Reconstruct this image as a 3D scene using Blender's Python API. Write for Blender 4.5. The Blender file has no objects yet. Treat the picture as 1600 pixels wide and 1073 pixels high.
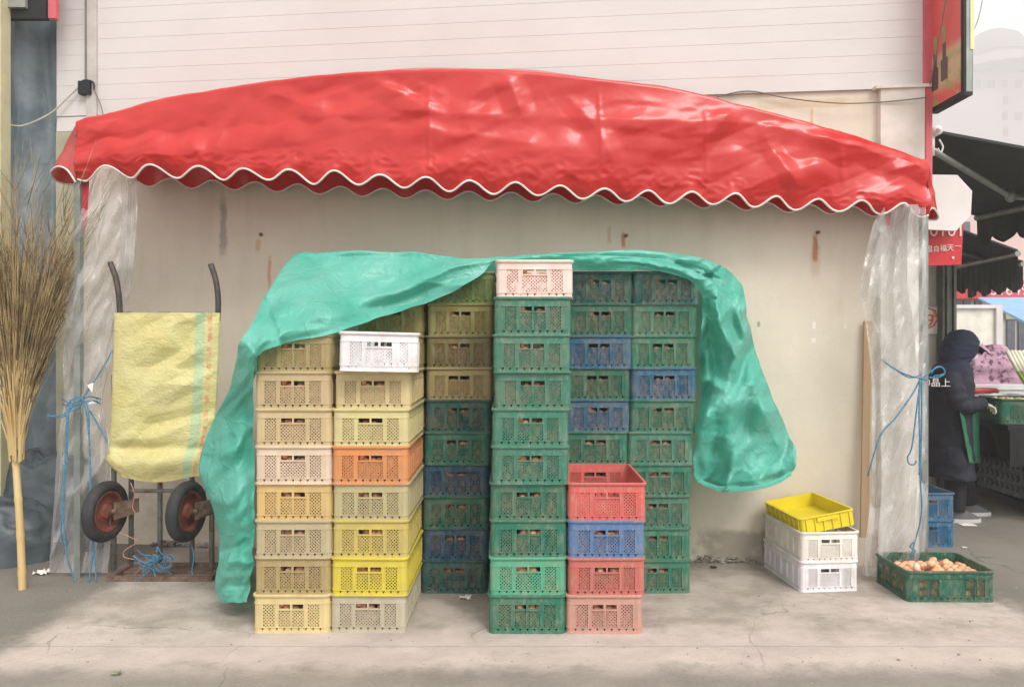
import bpy, math, random
from mathutils import Vector, noise, Matrix
R = math.radians
random.seed(7)
SC = bpy.context.scene
COL = SC.collection

# ------------------------------------------------------------------ camera, sky, sun, exposure
cam_d = bpy.data.cameras.new("camera"); cam = bpy.data.objects.new("camera", cam_d); COL.objects.link(cam)
CZ = 1.507; F = 1125.0
cam.location = (0, 0, CZ); cam.rotation_euler = (R(90), 0, 0)
cam_d.sensor_width = 36; cam_d.lens = 36*F/1600; cam_d.clip_end = 1200; cam_d.clip_start = .05
SC.camera = cam
SUN_EL, SUN_AZ = 48, 28          # azimuth: degrees to the right of straight behind the camera
world = bpy.data.worlds.new("World"); SC.world = world; world.use_nodes = True
wn = world.node_tree; bg = wn.nodes["Background"]
sky = wn.nodes.new("ShaderNodeTexSky"); sky.sky_type = 'NISHITA'; sky.sun_disc = False
sky.sun_elevation = R(SUN_EL); sky.sun_rotation = R(180-SUN_AZ); sky.air_density = 1.4; sky.dust_density = 6; sky.ozone_density = 1
hs = wn.nodes.new("ShaderNodeHueSaturation"); hs.inputs['Saturation'].default_value = .12
tint = wn.nodes.new("ShaderNodeMix"); tint.data_type = 'RGBA'; tint.blend_type = 'MULTIPLY'
tint.inputs[0].default_value = 1; tint.inputs[7].default_value = (1.0, .975, .95, 1)
wn.links.new(sky.outputs[0], hs.inputs['Color']); wn.links.new(hs.outputs[0], tint.inputs[6]); 
cl = wn.nodes.new("ShaderNodeMix"); cl.data_type = 'RGBA'; cl.inputs[0].default_value = .6; cl.inputs[7].default_value = (8.2, 8.0, 7.8, 1)   # even cloud cover
wn.links.new(tint.outputs[2], cl.inputs[6]); wn.links.new(cl.outputs[2], bg.inputs[0])
bg.inputs[1].default_value = .15
sun_d = bpy.data.lights.new("sun", 'SUN'); sun_d.energy = 1.3; sun_d.angle = R(22); sun_d.color = (1, .965, .92)
sun = bpy.data.objects.new("sun", sun_d); COL.objects.link(sun)
az = R(SUN_AZ); el = R(SUN_EL)
sdir = Vector((math.sin(az)*math.cos(el), -math.cos(az)*math.cos(el), math.sin(el)))
sun.rotation_euler = (-sdir).to_track_quat('-Z', 'Y').to_euler()
SC.view_settings.view_transform = 'Standard'; SC.view_settings.look = 'None'
SC.view_settings.exposure = 0.38; SC.view_settings.gamma = 1
SC.cycles.use_denoising = True; SC.cycles.denoising_prefilter = 'ACCURATE'; SC.cycles.use_adaptive_sampling = False
SC.cycles.max_bounces = 8; SC.cycles.transparent_max_bounces = 24; SC.cycles.volume_bounces = 3

# ------------------------------------------------------------------ helpers
def P(px, py, Y): return Vector(((px-800)/F*Y, Y, CZ-(py-535)/F*Y))
def lin(c): c /= 255; return c/12.92 if c <= .04045 else ((c+.055)/1.055)**2.4
def s(r, g, b, k=1.0): return (lin(r)*k, lin(g)*k, lin(b)*k, 1)

def link(o, parent=None):
    COL.objects.link(o)
    if parent: o.parent = parent
    return o
def tag(o, label=None, cat=None, group=None, kind=None):
    if label: o['label'] = label
    if cat: o['category'] = cat
    if group: o['group'] = group
    if kind: o['kind'] = kind
    return o
def empty(name, loc=(0, 0, 0), rot=(0, 0, 0), label=None, cat=None, group=None):
    o = bpy.data.objects.new(name, None); o.empty_display_size = .1
    o.location = loc; o.rotation_euler = rot; link(o); return tag(o, label, cat, group)

class MB:
    def __init__(s_): s_.v = []; s_.f = []; s_.uv = None
    def add(s_, vs, fs):
        n = len(s_.v); s_.v += [tuple(v) for v in vs]; s_.f += [tuple(i+n for i in f) for f in fs]
    def box(s_, x0, x1, y0, y1, z0, z1):
        s_.add([(x0,y0,z0),(x1,y0,z0),(x1,y1,z0),(x0,y1,z0),(x0,y0,z1),(x1,y0,z1),(x1,y1,z1),(x0,y1,z1)],
               [(0,3,2,1),(4,5,6,7),(0,1,5,4),(1,2,6,5),(2,3,7,6),(3,0,4,7)])
    def quadbox(s_, a, b, c, d, n):      # four corners and a thickness vector
        vs = [Vector(p) for p in (a, b, c, d)]; n = Vector(n)
        s_.add(vs+[p+n for p in vs], [(0,1,2,3),(7,6,5,4),(0,4,5,1),(1,5,6,2),(2,6,7,3),(3,7,4,0)])
    def grid(s_, rows, closed=False):
        nr = len(rows); nc = len(rows[0]); vs = [p for r in rows for p in r]; fs = []
        for i in range(nr-1):
            for j in range(nc-1 if not closed else nc):
                k = (j+1) % nc
                fs.append((i*nc+j, i*nc+k, (i+1)*nc+k, (i+1)*nc+j))
        s_.add(vs, fs)
    def tube(s_, pts, r, n=8, cap=True):
        pts = [Vector(p) for p in pts]; rs = r if isinstance(r, (list, tuple)) else [r]*len(pts)
        up = None; rows = []
        for i, p in enumerate(pts):
            t = (pts[min(i+1, len(pts)-1)]-pts[max(i-1, 0)])
            if t.length < 1e-9: t = Vector((0, 0, 1))
            t.normalize()
            if up is None: up = t.orthogonal().normalized()
            else:
                up = up-t*up.dot(t)
                up = up.normalized() if up.length > 1e-6 else t.orthogonal().normalized()
            w = t.cross(up)
            rows.append([p+(up*math.cos(a)+w*math.sin(a))*rs[i] for a in [2*math.pi*k/n for k in range(n)]])
        n0 = len(s_.v); s_.grid(rows, True)
        if cap:
            s_.f.append(tuple(n0+k for k in reversed(range(n)))); m = n0+(len(rows)-1)*n; s_.f.append(tuple(m+k for k in range(n)))
    def lathe(s_, prof, axis_o, axis_d, n=24):   # prof: [(r, h)] along axis
        d = Vector(axis_d).normalized(); u = d.orthogonal().normalized(); w = d.cross(u); o = Vector(axis_o)
        s_.grid([[o+d*h+(u*math.cos(a)+w*math.sin(a))*r for a in [2*math.pi*k/n for k in range(n)]] for r, h in prof], True)
    def ball(s_, c, rx, ry, rz, n=12, m=8, rot=None):
        c = Vector(c); rows = []
        for i in range(m+1):
            t = math.pi*i/m
            row = []
            for k in range(n):
                a = 2*math.pi*k/n
                v = Vector((rx*math.sin(t)*math.cos(a), ry*math.sin(t)*math.sin(a), rz*math.cos(t)))
                if rot: v = rot@v
                row.append(c+v)
            rows.append(row)
        s_.grid(rows, True)
    def mesh(s_, name, mat, smooth=False, sharp=None):
        me = bpy.data.meshes.new(name); me.from_pydata(s_.v, [], s_.f); me.update()
        if mat: me.materials.append(mat)
        if smooth:
            me.polygons.foreach_set('use_smooth', [True]*len(me.polygons))
            if sharp: me.set_sharp_from_angle(angle=R(sharp))
        return me
    def build(s_, name, mat, parent=None, smooth=False, sharp=None):
        return link(bpy.data.objects.new(name, s_.mesh(name, mat, smooth, sharp)), parent)

def cr(pts, u):        # Catmull-Rom through tuples, u in 0..len-1
    n = len(pts); i = min(int(u), n-2); t = u-i
    p0 = pts[max(i-1, 0)]; p1 = pts[i]; p2 = pts[i+1]; p3 = pts[min(i+2, n-1)]
    return tuple(.5*(2*b+(c-a)*t+(2*a-5*b+4*c-d)*t*t+(3*b-a-3*c+d)*t**3) for a, b, c, d in zip(p0, p1, p2, p3))
def smooth_path(pts, per=6): return [Vector(cr(pts, k/per)) for k in range((len(pts)-1)*per+1)]
def nz(x, y, z=0.0): return noise.noise(Vector((x, y, z)))
def ridg(x, y, z=0.0): return 1-min(1, abs(nz(x, y, z))*2.6)
def facet(x, y, sd):      # piecewise flat crumple: random heights on a jittered triangular lattice
    x += .35*nz(x*.5, y*.5, sd); y += .35*nz(x*.5, y*.5, sd+7)
    u = x+y*.5; i = math.floor(u); j = math.floor(y); a = u-i; b_ = y-j
    h = lambda p, q: noise.cell(Vector((p*1.37+.11, q*1.53+.23, sd*3.1)))
    if a+b_ < 1: return h(i, j)*(1-a-b_)+h(i+1, j)*a+h(i, j+1)*b_
    return h(i+1, j+1)*(a+b_-1)+h(i+1, j)*(1-b_)+h(i, j+1)*(1-a)
def interp(tab, x):
    if x <= tab[0][0]: return tab[0][1]
    for (a, b), (c, d) in zip(tab, tab[1:]):
        if x <= c: return b+(d-b)*(x-a)/(c-a)
    return tab[-1][1]
def cinterp(tab, x):   # smooth
    xs = [t[0] for t in tab]
    x = min(max(x, xs[0]), xs[-1])
    for i in range(len(tab)-1):
        if x <= xs[i+1]:
            return cr([(t[1],) for t in tab], i+(x-xs[i])/(xs[i+1]-xs[i]))[0]
def seg_d(px, py, pts):
    best = 1e9; bt = 0
    for i, (a, b) in enumerate(zip(pts, pts[1:])):
        dx, dy = b[0]-a[0], b[1]-a[1]; L = dx*dx+dy*dy
        t = max(0, min(1, ((px-a[0])*dx+(py-a[1])*dy)/L)); d = math.hypot(px-a[0]-t*dx, py-a[1]-t*dy)
        if d < best: best = d; bt = (i+t)/(len(pts)-1)
    return best, bt
def creases(px, py, lst):
    o = 0
    for pts, w, amp in lst:
        if px < min(q[0] for q in pts)-w or px > max(q[0] for q in pts)+w: continue
        d, t = seg_d(px, py, pts)
        if d < w: o += amp*(1-d/w)**1.1*min(1, 4*t+.15)*min(1, 4*(1-t)+.15)
    return o

# ------------------------------------------------------------------ materials
class NT:
    def __init__(s_, m): s_.t = m.node_tree; s_.n = s_.t.nodes; s_.l = s_.t.links
    def node(s_, ty, **k):
        x = s_.n.new(ty)
        for a, b in k.items(): setattr(x, a, b)
        return x
    def coord(s_, which='Object'): return s_.node("ShaderNodeTexCoord").outputs[which]
    def pos(s_): return s_.node("ShaderNodeNewGeometry").outputs['Position']
    def noise(s_, vec, scale, detail=4, rough=.55, stretch=None, dist=0):
        if stretch:
            m = s_.node("ShaderNodeMapping"); m.inputs['Scale'].default_value = stretch; s_.l.new(vec, m.inputs[0]); vec = m.outputs[0]
        x = s_.node("ShaderNodeTexNoise"); x.inputs['Scale'].default_value = scale; x.inputs['Detail'].default_value = detail
        x.inputs['Roughness'].default_value = rough; x.inputs['Distortion'].default_value = dist; s_.l.new(vec, x.inputs['Vector']); return x.outputs[0]
    def ramp(s_, fac, a, b, ca=(0,0,0,1), cb=(1,1,1,1)):
        x = s_.node("ShaderNodeValToRGB"); e = x.color_ramp.elements; e[0].position = a; e[1].position = b; e[0].color = ca; e[1].color = cb
        s_.l.new(fac, x.inputs[0]); return x.outputs[0]
    def math(s_, op, a, b=None, c=None, clamp=False):
        x = s_.node("ShaderNodeMath", operation=op, use_clamp=clamp)
        for i, v in enumerate((a, b, c)):
            if v is None: continue
            if isinstance(v, (int, float)): x.inputs[i].default_value = v
            else: s_.l.new(v, x.inputs[i])
        return x.outputs[0]
    def mix(s_, fac, a, b, mode='MIX'):
        x = s_.node("ShaderNodeMix", data_type='RGBA', blend_type=mode)
        for i, v in ((0, fac), (6, a), (7, b)):
            if isinstance(v, (int, float)): x.inputs[i].default_value = v
            elif isinstance(v, tuple): x.inputs[i].default_value = v
            else: s_.l.new(v, x.inputs[i])
        return x.outputs[2]
    def bump(s_, h, strength, dist=.01, prev=None):
        x = s_.node("ShaderNodeBump"); x.inputs['Strength'].default_value = strength; x.inputs['Distance'].default_value = dist
        s_.l.new(h, x.inputs['Height'])
        if prev: s_.l.new(prev, x.inputs['Normal'])
        return x.outputs[0]
    def sstep(s_, v, a, b):
        x = s_.node("ShaderNodeMapRange", interpolation_type='SMOOTHSTEP'); s_.l.new(v, x.inputs[0])
        x.inputs[1].default_value = a; x.inputs[2].default_value = b; return x.outputs[0]

def newmat(name):
    m = bpy.data.materials.new(name); m.use_nodes = True; nt = NT(m); b = nt.n["Principled BSDF"]; return m, nt, b

def M(name, c, rough=.6, c2=None, scale=6, bump=.15, bscale=80, spec=.4, metal=0, lo=.35, hi=.7, stretch=None, bdist=.004):
    m, nt, b = newmat(name); v = nt.coord()
    c2 = c2 or tuple(x*.78 for x in c[:3])+(1,)
    f = nt.ramp(nt.noise(v, scale, 5, .6, stretch), lo, hi)
    nt.l.new(nt.mix(f, c, c2), b.inputs['Base Color'])
    b.inputs['Roughness'].default_value = rough; b.inputs['Specular IOR Level'].default_value = spec; b.inputs['Metallic'].default_value = metal
    if bump: nt.l.new(nt.bump(nt.noise(v, bscale, 3), bump, bdist), b.inputs['Normal'])
    return m

MT = {}
# crate plastic: colour comes from the object, dust and scuffs from noise
m, nt, b = newmat("crate_plastic"); v = nt.coord()
oi = nt.node("ShaderNodeObjectInfo")
rnd = nt.node("ShaderNodeVectorMath", operation='ADD'); nt.l.new(v, rnd.inputs[0])
cb = nt.node("ShaderNodeCombineXYZ"); nt.l.new(nt.math('MULTIPLY', oi.outputs['Random'], 37), cb.inputs[0]); nt.l.new(cb.outputs[0], rnd.inputs[1])
v2 = rnd.outputs[0]
dirt = nt.ramp(nt.noise(v2, 9, 6, .65), .42, .78)
dirt2 = nt.ramp(nt.noise(v2, 60, 4, .6, (1, 1, .35)), .5, .85)
sp = nt.node("ShaderNodeSeparateXYZ"); nt.l.new(v, sp.inputs[0])
c1 = nt.mix(nt.math('MULTIPLY', dirt, .45), oi.outputs['Color'], s(150, 135, 112))
c2_ = nt.mix(nt.math('MULTIPLY', dirt2, .3), c1, s(206, 198, 184))
nt.l.new(c2_, b.inputs['Base Color']); b.inputs['Roughness'].default_value = .5; b.inputs['Specular IOR Level'].default_value = .35
nt.l.new(nt.bump(nt.noise(v2, 120, 3), .12, .002), b.inputs['Normal'])
MT['crate'] = m

MT['egg'] = M("eggshell", s(214, 146, 106), .5, s(230, 180, 144), 14, .05, 200, lo=.4, hi=.62)
MT['egg_pale'] = M("pale_eggshell", s(240, 214, 190), .5, s(232, 190, 160), 14, .05, 200)

def cloth_mat(name, c, c2, rough, spec, crink, cscale, fine, transl=0, coat=0, weave=0, weave_s=500):
    m, nt, b = newmat(name); v = nt.pos()
    nt.l.new(nt.mix(nt.ramp(nt.noise(v, 3, 5, .6), .35, .7), c, c2), b.inputs['Base Color'])
    b.inputs['Roughness'].default_value = rough; b.inputs['Specular IOR Level'].default_value = spec
    b.inputs['Coat Weight'].default_value = coat; b.inputs['Coat Roughness'].default_value = .15
    w = nt.noise(v, 2.2, 3)
    wv = nt.node("ShaderNodeVectorMath", operation='MULTIPLY_ADD'); nt.l.new(nt.node("ShaderNodeCombineXYZ").outputs[0], wv.inputs[2])
    vo = nt.node("ShaderNodeTexVoronoi", feature='DISTANCE_TO_EDGE'); vo.inputs['Scale'].default_value = cscale
    dv = nt.node("ShaderNodeTexNoise"); dv.inputs['Scale'].default_value = cscale*.5; dv.inputs['Detail'].default_value = 3; nt.l.new(v, dv.inputs['Vector'])
    ad = nt.node("ShaderNodeMix", data_type='VECTOR'); ad.inputs[0].default_value = .35
    nt.l.new(v, ad.inputs[4]); nt.l.new(dv.outputs[1], ad.inputs[5]); nt.l.new(ad.outputs[1], vo.inputs['Vector'])
    nb = nt.bump(nt.math('MULTIPLY', nt.math('MINIMUM', vo.outputs['Distance'], .12), -1), crink, .03)
    nb = nt.bump(nt.noise(v, fine, 5, .6), crink*.8, .01, nb)
    if weave: nb = nt.bump(nt.noise(v, weave_s, 1, .5, (1, 1, .25)), weave, .002, nb)
    nt.l.new(nb, b.inputs['Normal'])
    if transl:
        tr = nt.node("ShaderNodeBsdfTranslucent"); tr.inputs[0].default_value = c; nt.l.new(nb, tr.inputs['Normal'])
        mx = nt.node("ShaderNodeMixShader"); mx.inputs[0].default_value = transl
        nt.l.new(b.outputs[0], mx.inputs[1]); nt.l.new(tr.outputs[0], mx.inputs[2]); nt.l.new(mx.outputs[0], nt.n["Material Output"].inputs[0])
    return m
MT['tarp'] = cloth_mat("green_tarp", s(88, 194, 172), s(128, 208, 192),   .3, .6, .6, 8, 30, .36, 0, .3, 420)
MT['awning'] = cloth_mat("red_vinyl", s(194, 37, 34), s(201, 52, 47), .34, .35, .25, 4, 11, .1, .34)
MT['piping'] = M("white_piping", s(238, 232, 226), .5)
MT['strap'] = M("red_strap", s(205, 40, 70), .5)

m, nt, b = newmat("woven_sack"); v = nt.coord('UV'); vp = nt.pos()
sx = nt.node("ShaderNodeSeparateXYZ"); nt.l.new(v, sx.inputs[0]); X = sx.outputs[0]
base = nt.mix(nt.ramp(nt.noise(vp, 5, 4), .35, .7), s(198, 188, 124), s(210, 201, 146))
def band(x, a, b_, f=.006): return nt.math('MULTIPLY', nt.sstep(x, a-f, a+f), nt.math('SUBTRACT', 1, nt.sstep(x, b_-f, b_+f)))
c_ = nt.mix(nt.math('MULTIPLY', band(X, .765, .86), .6), base, s(150, 190, 160))
red_n = nt.ramp(nt.noise(vp, 30, 3, .6), .42, .58)
c_ = nt.mix(nt.math('MULTIPLY', band(X, .885, .925), red_n), c_, s(208, 144, 110))
nt.l.new(c_, b.inputs['Base Color']); b.inputs['Roughness'].default_value = .42
nb = nt.bump(nt.noise(vp, 24, 6, .62, (1, 1, 1.5), .8), .7, .014); nb = nt.bump(nt.noise(vp, 260, 1), .2, .002, nb)
nt.l.new(nb, b.inputs['Normal']); MT['sack'] = m

def film_mat(name, dens, tintc, edge=.35):
    m, nt, b = newmat(name); v = nt.pos()
    b.inputs['Base Color'].default_value = tintc; b.inputs['Roughness'].default_value = .18; b.inputs['Specular IOR Level'].default_value = .9; b.inputs['Coat Weight'].default_value = .8; b.inputs['Coat Roughness'].default_value = .08
    vo = nt.node("ShaderNodeTexVoronoi", feature='DISTANCE_TO_EDGE'); vo.inputs['Scale'].default_value = 7
    mp = nt.node("ShaderNodeMapping"); mp.inputs['Scale'].default_value = (1, 1, .55); nt.l.new(v, mp.inputs[0]); nt.l.new(mp.outputs[0], vo.inputs['Vector'])
    nb = nt.bump(nt.math('MULTIPLY', nt.math('MINIMUM', vo.outputs['Distance'], .15), -1), .7, .05); nb = nt.bump(nt.noise(v, 6, 2), .3, .03, nb); nt.l.new(nb, b.inputs['Normal'])
    tr = nt.node("ShaderNodeBsdfTransparent"); tr.inputs[0].default_value = (.96, .965, .96, 1)
    lw = nt.node("ShaderNodeLayerWeight"); lw.inputs[0].default_value = .5; nt.l.new(nb, lw.inputs['Normal'])
    n1 = nt.noise(v, 4, 3, .5)
    fac = nt.math('ADD', nt.math('MULTIPLY', lw.outputs['Facing'], edge), nt.math('MULTIPLY_ADD', n1, .3, dens-.15), clamp=True)
    tl = nt.node("ShaderNodeBsdfTranslucent"); tl.inputs[0].default_value = tintc
    m1 = nt.node("ShaderNodeMixShader"); m1.inputs[0].default_value = .25; nt.l.new(b.outputs[0], m1.inputs[1]); nt.l.new(tl.outputs[0], m1.inputs[2])
    mx = nt.node("ShaderNodeMixShader"); nt.l.new(fac, mx.inputs[0]); nt.l.new(tr.outputs[0], mx.inputs[1]); nt.l.new(m1.outputs[0], mx.inputs[2])
    nt.l.new(mx.outputs[0], nt.n["Material Output"].inputs[0]); return m
MT['film'] = film_mat("clear_plastic_film", .24, s(226, 224, 224), .5)
MT['rope'] = M("blue_twine", s(52, 112, 146), .7, s(90, 146, 172), 60, .4, 400)
MT['rope_pink'] = M("faded_pink_twine", s(190, 130, 115), .7)
MT['twig'] = M("broom_twigs", s(192, 166, 118), .75, s(122, 102, 70), 9, .3, 200, lo=.3, hi=.65)
MT['twig2'] = M("broom_twig_tips", s(112, 96, 70), .8, s(78, 66, 48), 9, .3, 200)
MT['bamboo'] = M("bamboo", s(200, 176, 128), .5, s(186, 152, 94), 14, .2, 90, stretch=(1, 1, .15))
MT['steel_dark'] = M("dark_grip_steel", s(60, 60, 62), .45, s(92, 78, 70), 22, .3, 160, .5, .3)
MT['steel'] = M("worn_steel", s(140, 142, 140), .5, s(116, 88, 70), 20, .3, 160, .5, .3, lo=.5, hi=.68)
MT['rust'] = M("rusty_steel", s(92, 74, 64), .75, s(132, 112, 98), 26, .5, 120, .3, .2)
MT['rust_red'] = M("rusty_red_rim", s(146, 74, 60), .6, s(78, 62, 54), 26, .4, 120)
MT['rubber'] = M("tyre_rubber", s(40, 42, 45), .75, s(62, 62, 62), 14, .4, 120)
MT['wood'] = M("pale_wood", s(184, 162, 134), .6, s(170, 128, 86), 10, .3, 90, stretch=(1, 1, .1))
MT['trim_red'] = M("red_corner_trim", s(206, 96, 104), .45)
MT['white_panel'] = M("white_panel", s(222, 216, 214), .5, s(208, 202, 198), 3, .05)
MT['plaster'] = M("white_plaster", s(222, 214, 208), .7, s(196, 188, 178), 5, .2, 60)
MT['black_fabric'] = M("black_green_awning", s(46, 52, 52), .8, s(60, 66, 64), 5, .1)
MT['alu'] = M("aluminium", s(150, 156, 150), .4, s(120, 128, 124), 8, .05, metal=.4)
MT['cable'] = M("cable", s(120, 118, 112), .6)
MT['black'] = M("black_plastic", s(26, 28, 30), .6)
MT['coat'] = M("navy_coat", s(26, 30, 42), .75, s(34, 38, 52), 12, .3, 40, bdist=.01)
MT['hood'] = M("navy_hood", s(34, 41, 62), .8, s(42, 50, 74), 12, .3, 60)
MT['trouser'] = M("dark_trousers", s(30, 32, 38), .8)
MT['skin'] = M("skin", s(205, 160, 135), .5)
MT['glove'] = M("white_glove", s(225, 215, 205), .7)
MT['apron'] = M("green_apron", s(44, 102, 74), .5, s(60, 124, 92), 12, .4, 20, bdist=.02)
MT['shoe'] = M("grey_shoe", s(92, 94, 96), .7)
MT['sole'] = M("white_sole", s(200, 196, 190), .6)
MT['letter_teal'] = M("teal_lettering", s(70, 170, 195), .6)
MT['letter_white'] = M("white_lettering", s(235, 225, 222), .6)
MT['letter_red'] = M("red_lettering", s(214, 92, 74), .6)
MT['orange_ink'] = M("orange_ink", s(226, 170, 90), .6)
MT['sign_red'] = M("red_sign_board", s(198, 48, 54), .5, s(190, 60, 62), 3, .03)
MT['pink_cloth'] = M("pink_quilt", s(184, 146, 166), .8, s(104, 78, 98), 16, .6, 14, lo=.52, hi=.6, bdist=.03)
MT['styro'] = M("styrofoam", s(232, 232, 232), .7)
MT['sausage'] = M("red_sausage", s(176, 64, 62), .45)
MT['leek_g'] = M("leek_leaf", s(104, 128, 62), .5, s(140, 156, 92), 20, .1)
MT['leek_w'] = M("leek_stem", s(226, 226, 204), .5)
MT['pulp'] = M("grey_pulp_tray", s(150, 152, 156), .85, s(120, 122, 126), 14, .4, 60)
MT['far_wall'] = M("far_wall", s(200, 190, 184), .8)
MT['far_pink'] = M("pinkish_far_wall", s(208, 182, 178), .8, s(196, 170, 166), .3, 0)
MT['far_win'] = M("far_window_glass", s(96, 104, 112), .2)
MT['blue_roof'] = M("blue_metal_roof", s(112, 160, 205), .4, s(130, 172, 212), 3, .05)
MT['glass'] = M("car_glass", s(150, 170, 180), .1, spec=.8, bump=0)
MT['car'] = M("pale_car_paint", s(160, 180, 200), .25, bump=0)
MT['lamp_yellow'] = M("yellowed_plastic", s(230, 222, 170), .5)
MT['paper'] = M("litter_paper", s(232, 228, 222), .7)
MT['leaf'] = M("dry_leaf", s(138, 142, 112), .7)
MT['tower'] = M("hazy_tower_wall", s(158, 148, 150), .8, bump=0)
MT['tower_dome'] = M("hazy_tower_dome", s(104, 92, 106), .8, bump=0)
MT['tarp_grey'] = cloth_mat("blue_grey_sheeting", s(132, 146, 152), s(86, 100, 108), .4, .5, .5, 5, 14)  # paler noise tone paints mottled glare into the sheeting colour
MT['yellow_tray'] = M("yellow_tray_plastic", s(224, 206, 44), .42, s(214, 192, 50), 9, .1, 120)

# ---- ground
m, nt, b = newmat("ground_concrete"); v = nt.pos()
sx = nt.node("ShaderNodeSeparateXYZ"); nt.l.new(v, sx.inputs[0]); gx, gy = sx.outputs[0], sx.outputs[1]
n1 = nt.noise(v, .9, 6, .62); n2 = nt.noise(v, 4.5, 6, .65); n3 = nt.noise(v, 60, 4, .7); n4 = nt.noise(v, 1.9, 6, .68, (1, 1.5, 1)); n5 = nt.noise(v, 420, 2, .6)
wx = nt.math('MULTIPLY_ADD', n2, .5, nt.math('ADD', gx, -.25)); wy = nt.math('MULTIPLY_ADD', n2, .42, nt.math('ADD', gy, -.21))
pad = nt.math('MULTIPLY', nt.sstep(wx, -2.62, -2.34), nt.math('SUBTRACT', 1, nt.sstep(wx, 2.7, 3.0)))
pad = nt.math('MULTIPLY', pad, nt.math('MULTIPLY_ADD', nt.sstep(wy, 3.22, 3.44), .75, .25))
conc = nt.mix(nt.ramp(n4, .40, .62), s(200, 187, 178), s(160, 150, 140))
conc = nt.mix(nt.math('MULTIPLY', nt.ramp(n2, .50, .66), .6), conc, s(146, 138, 128))
worn = nt.math('MULTIPLY', nt.math('MULTIPLY', nt.sstep(wy, 3.22, 3.42), nt.math('SUBTRACT', 1, nt.sstep(wy, 3.6, 3.95))), .5)
conc = nt.mix(worn, conc, s(208, 194, 188))
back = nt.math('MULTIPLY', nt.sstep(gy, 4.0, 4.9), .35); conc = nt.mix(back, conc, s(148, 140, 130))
asph = nt.mix(nt.ramp(n1, .35, .65), s(112, 108, 100), s(132, 127, 118))
asph = nt.mix(nt.math('MULTIPLY', nt.ramp(n3, .45, .7), .3), asph, s(156, 150, 142))
allc = nt.mix(pad, asph, conc)
joint = nt.math('SUBTRACT', 1, nt.sstep(nt.math('ABSOLUTE', nt.math('ADD', nt.math('MULTIPLY_ADD', n2, .03, gy), -3.60)), .001, .010))
allc = nt.mix(nt.math('MULTIPLY', joint, .3), allc, s(110, 104, 96))
allc = nt.mix(nt.math('MULTIPLY', nt.ramp(n5, .42, .7), .4), allc, s(120, 112, 104))
nt.l.new(allc, b.inputs['Base Color']); b.inputs['Roughness'].default_value = .88; b.inputs['Specular IOR Level'].default_value = .25
vc = nt.node("ShaderNodeTexVoronoi", feature='DISTANCE_TO_EDGE'); vc.inputs['Scale'].default_value = .8
wv_ = nt.node("ShaderNodeMix", data_type='VECTOR'); wv_.inputs[0].default_value = .22; nt.l.new(v, wv_.inputs[4]); nn_ = nt.node("ShaderNodeTexNoise"); nn_.inputs['Scale'].default_value = 2.5; nn_.inputs['Detail'].default_value = 7; nt.l.new(v, nn_.inputs['Vector']); nt.l.new(nn_.outputs[1], wv_.inputs[5]); nt.l.new(wv_.outputs[1], vc.inputs['Vector'])
crk = nt.math('MULTIPLY', nt.math('SUBTRACT', 1, nt.sstep(vc.outputs['Distance'], .0005, .0045)), nt.math('MULTIPLY', nt.ramp(n1, .5, .6), .55))
allc = nt.mix(crk, allc, s(84, 80, 74)); nt.l.new(allc, b.inputs['Base Color'])
nb = nt.bump(n2, .4, .03); nb = nt.bump(n3, .8, .008, nb); nt.l.new(nb, b.inputs['Normal']); MT['ground'] = m

# ---- concrete wall with stains at fixed places (world X, Z)
def stained(name, c1, c2, stains, n_s=1.4, bump_s=.25):
    m, nt, b = newmat(name); v = nt.pos()
    sx = nt.node("ShaderNodeSeparateXYZ"); nt.l.new(v, sx.inputs[0]); x, z = sx.outputs[0], sx.outputs[2]
    big = nt.noise(v, n_s, 6, .6); drip = nt.noise(v, 5, 5, .6, (1, 1, .12)); fine = nt.noise(v, 70, 5, .7); mid = nt.noise(v, 14, 5, .65)
    c = nt.mix(nt.ramp(big, .35, .7), c1, c2)
    c = nt.mix(nt.math('MULTIPLY', nt.ramp(drip, .52, .75), .3), c, tuple(q*.75 for q in c2[:3])+(1,))
    c = nt.mix(nt.math('MULTIPLY', nt.ramp(fine, .5, .8), .18), c, tuple(q*.6 for q in c2[:3])+(1,))
    for (cx, cz, hx, hz, col, st) in stains:
        dx = nt.math('DIVIDE', nt.math('ABSOLUTE', nt.math('ADD', nt.math('MULTIPLY_ADD', mid, hx*1.6, x), -cx-hx*.8)), hx)
        dz = nt.math('DIVIDE', nt.math('ABSOLUTE', nt.math('ADD', nt.math('MULTIPLY_ADD', mid, hz*.8, z), -cz-hz*.4)), hz)
        k = nt.math('MULTIPLY', nt.math('SUBTRACT', 1, nt.sstep(dx, .35, 1.1)), nt.math('SUBTRACT', 1, nt.sstep(dz, .55, 1.1)))
        c = nt.mix(nt.math('MULTIPLY', k, st), c, col)
    nt.l.new(c, b.inputs['Base Color']); b.inputs['Roughness'].default_value = .85; b.inputs['Specular IOR Level'].default_value = .2
    nb = nt.bump(big, .3, .03); nb = nt.bump(fine, bump_s, .004, nb); nt.l.new(nb, b.inputs['Normal']); return m
def wallpt(px, py, off=0.0):
    dx = (px-800)/F; Y = (5.13-off)/(1+.1*dx); return Vector((dx*Y, Y, CZ-(py-535)/F*Y))
def st(px, py, wpx, hpx, col, k):
    p = wallpt(px, py); q = p.y/F; return (p.x, p.z, wpx*q, hpx*q, col, k)
rustc = s(176, 120, 78); grey = s(120, 116, 108)
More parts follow.
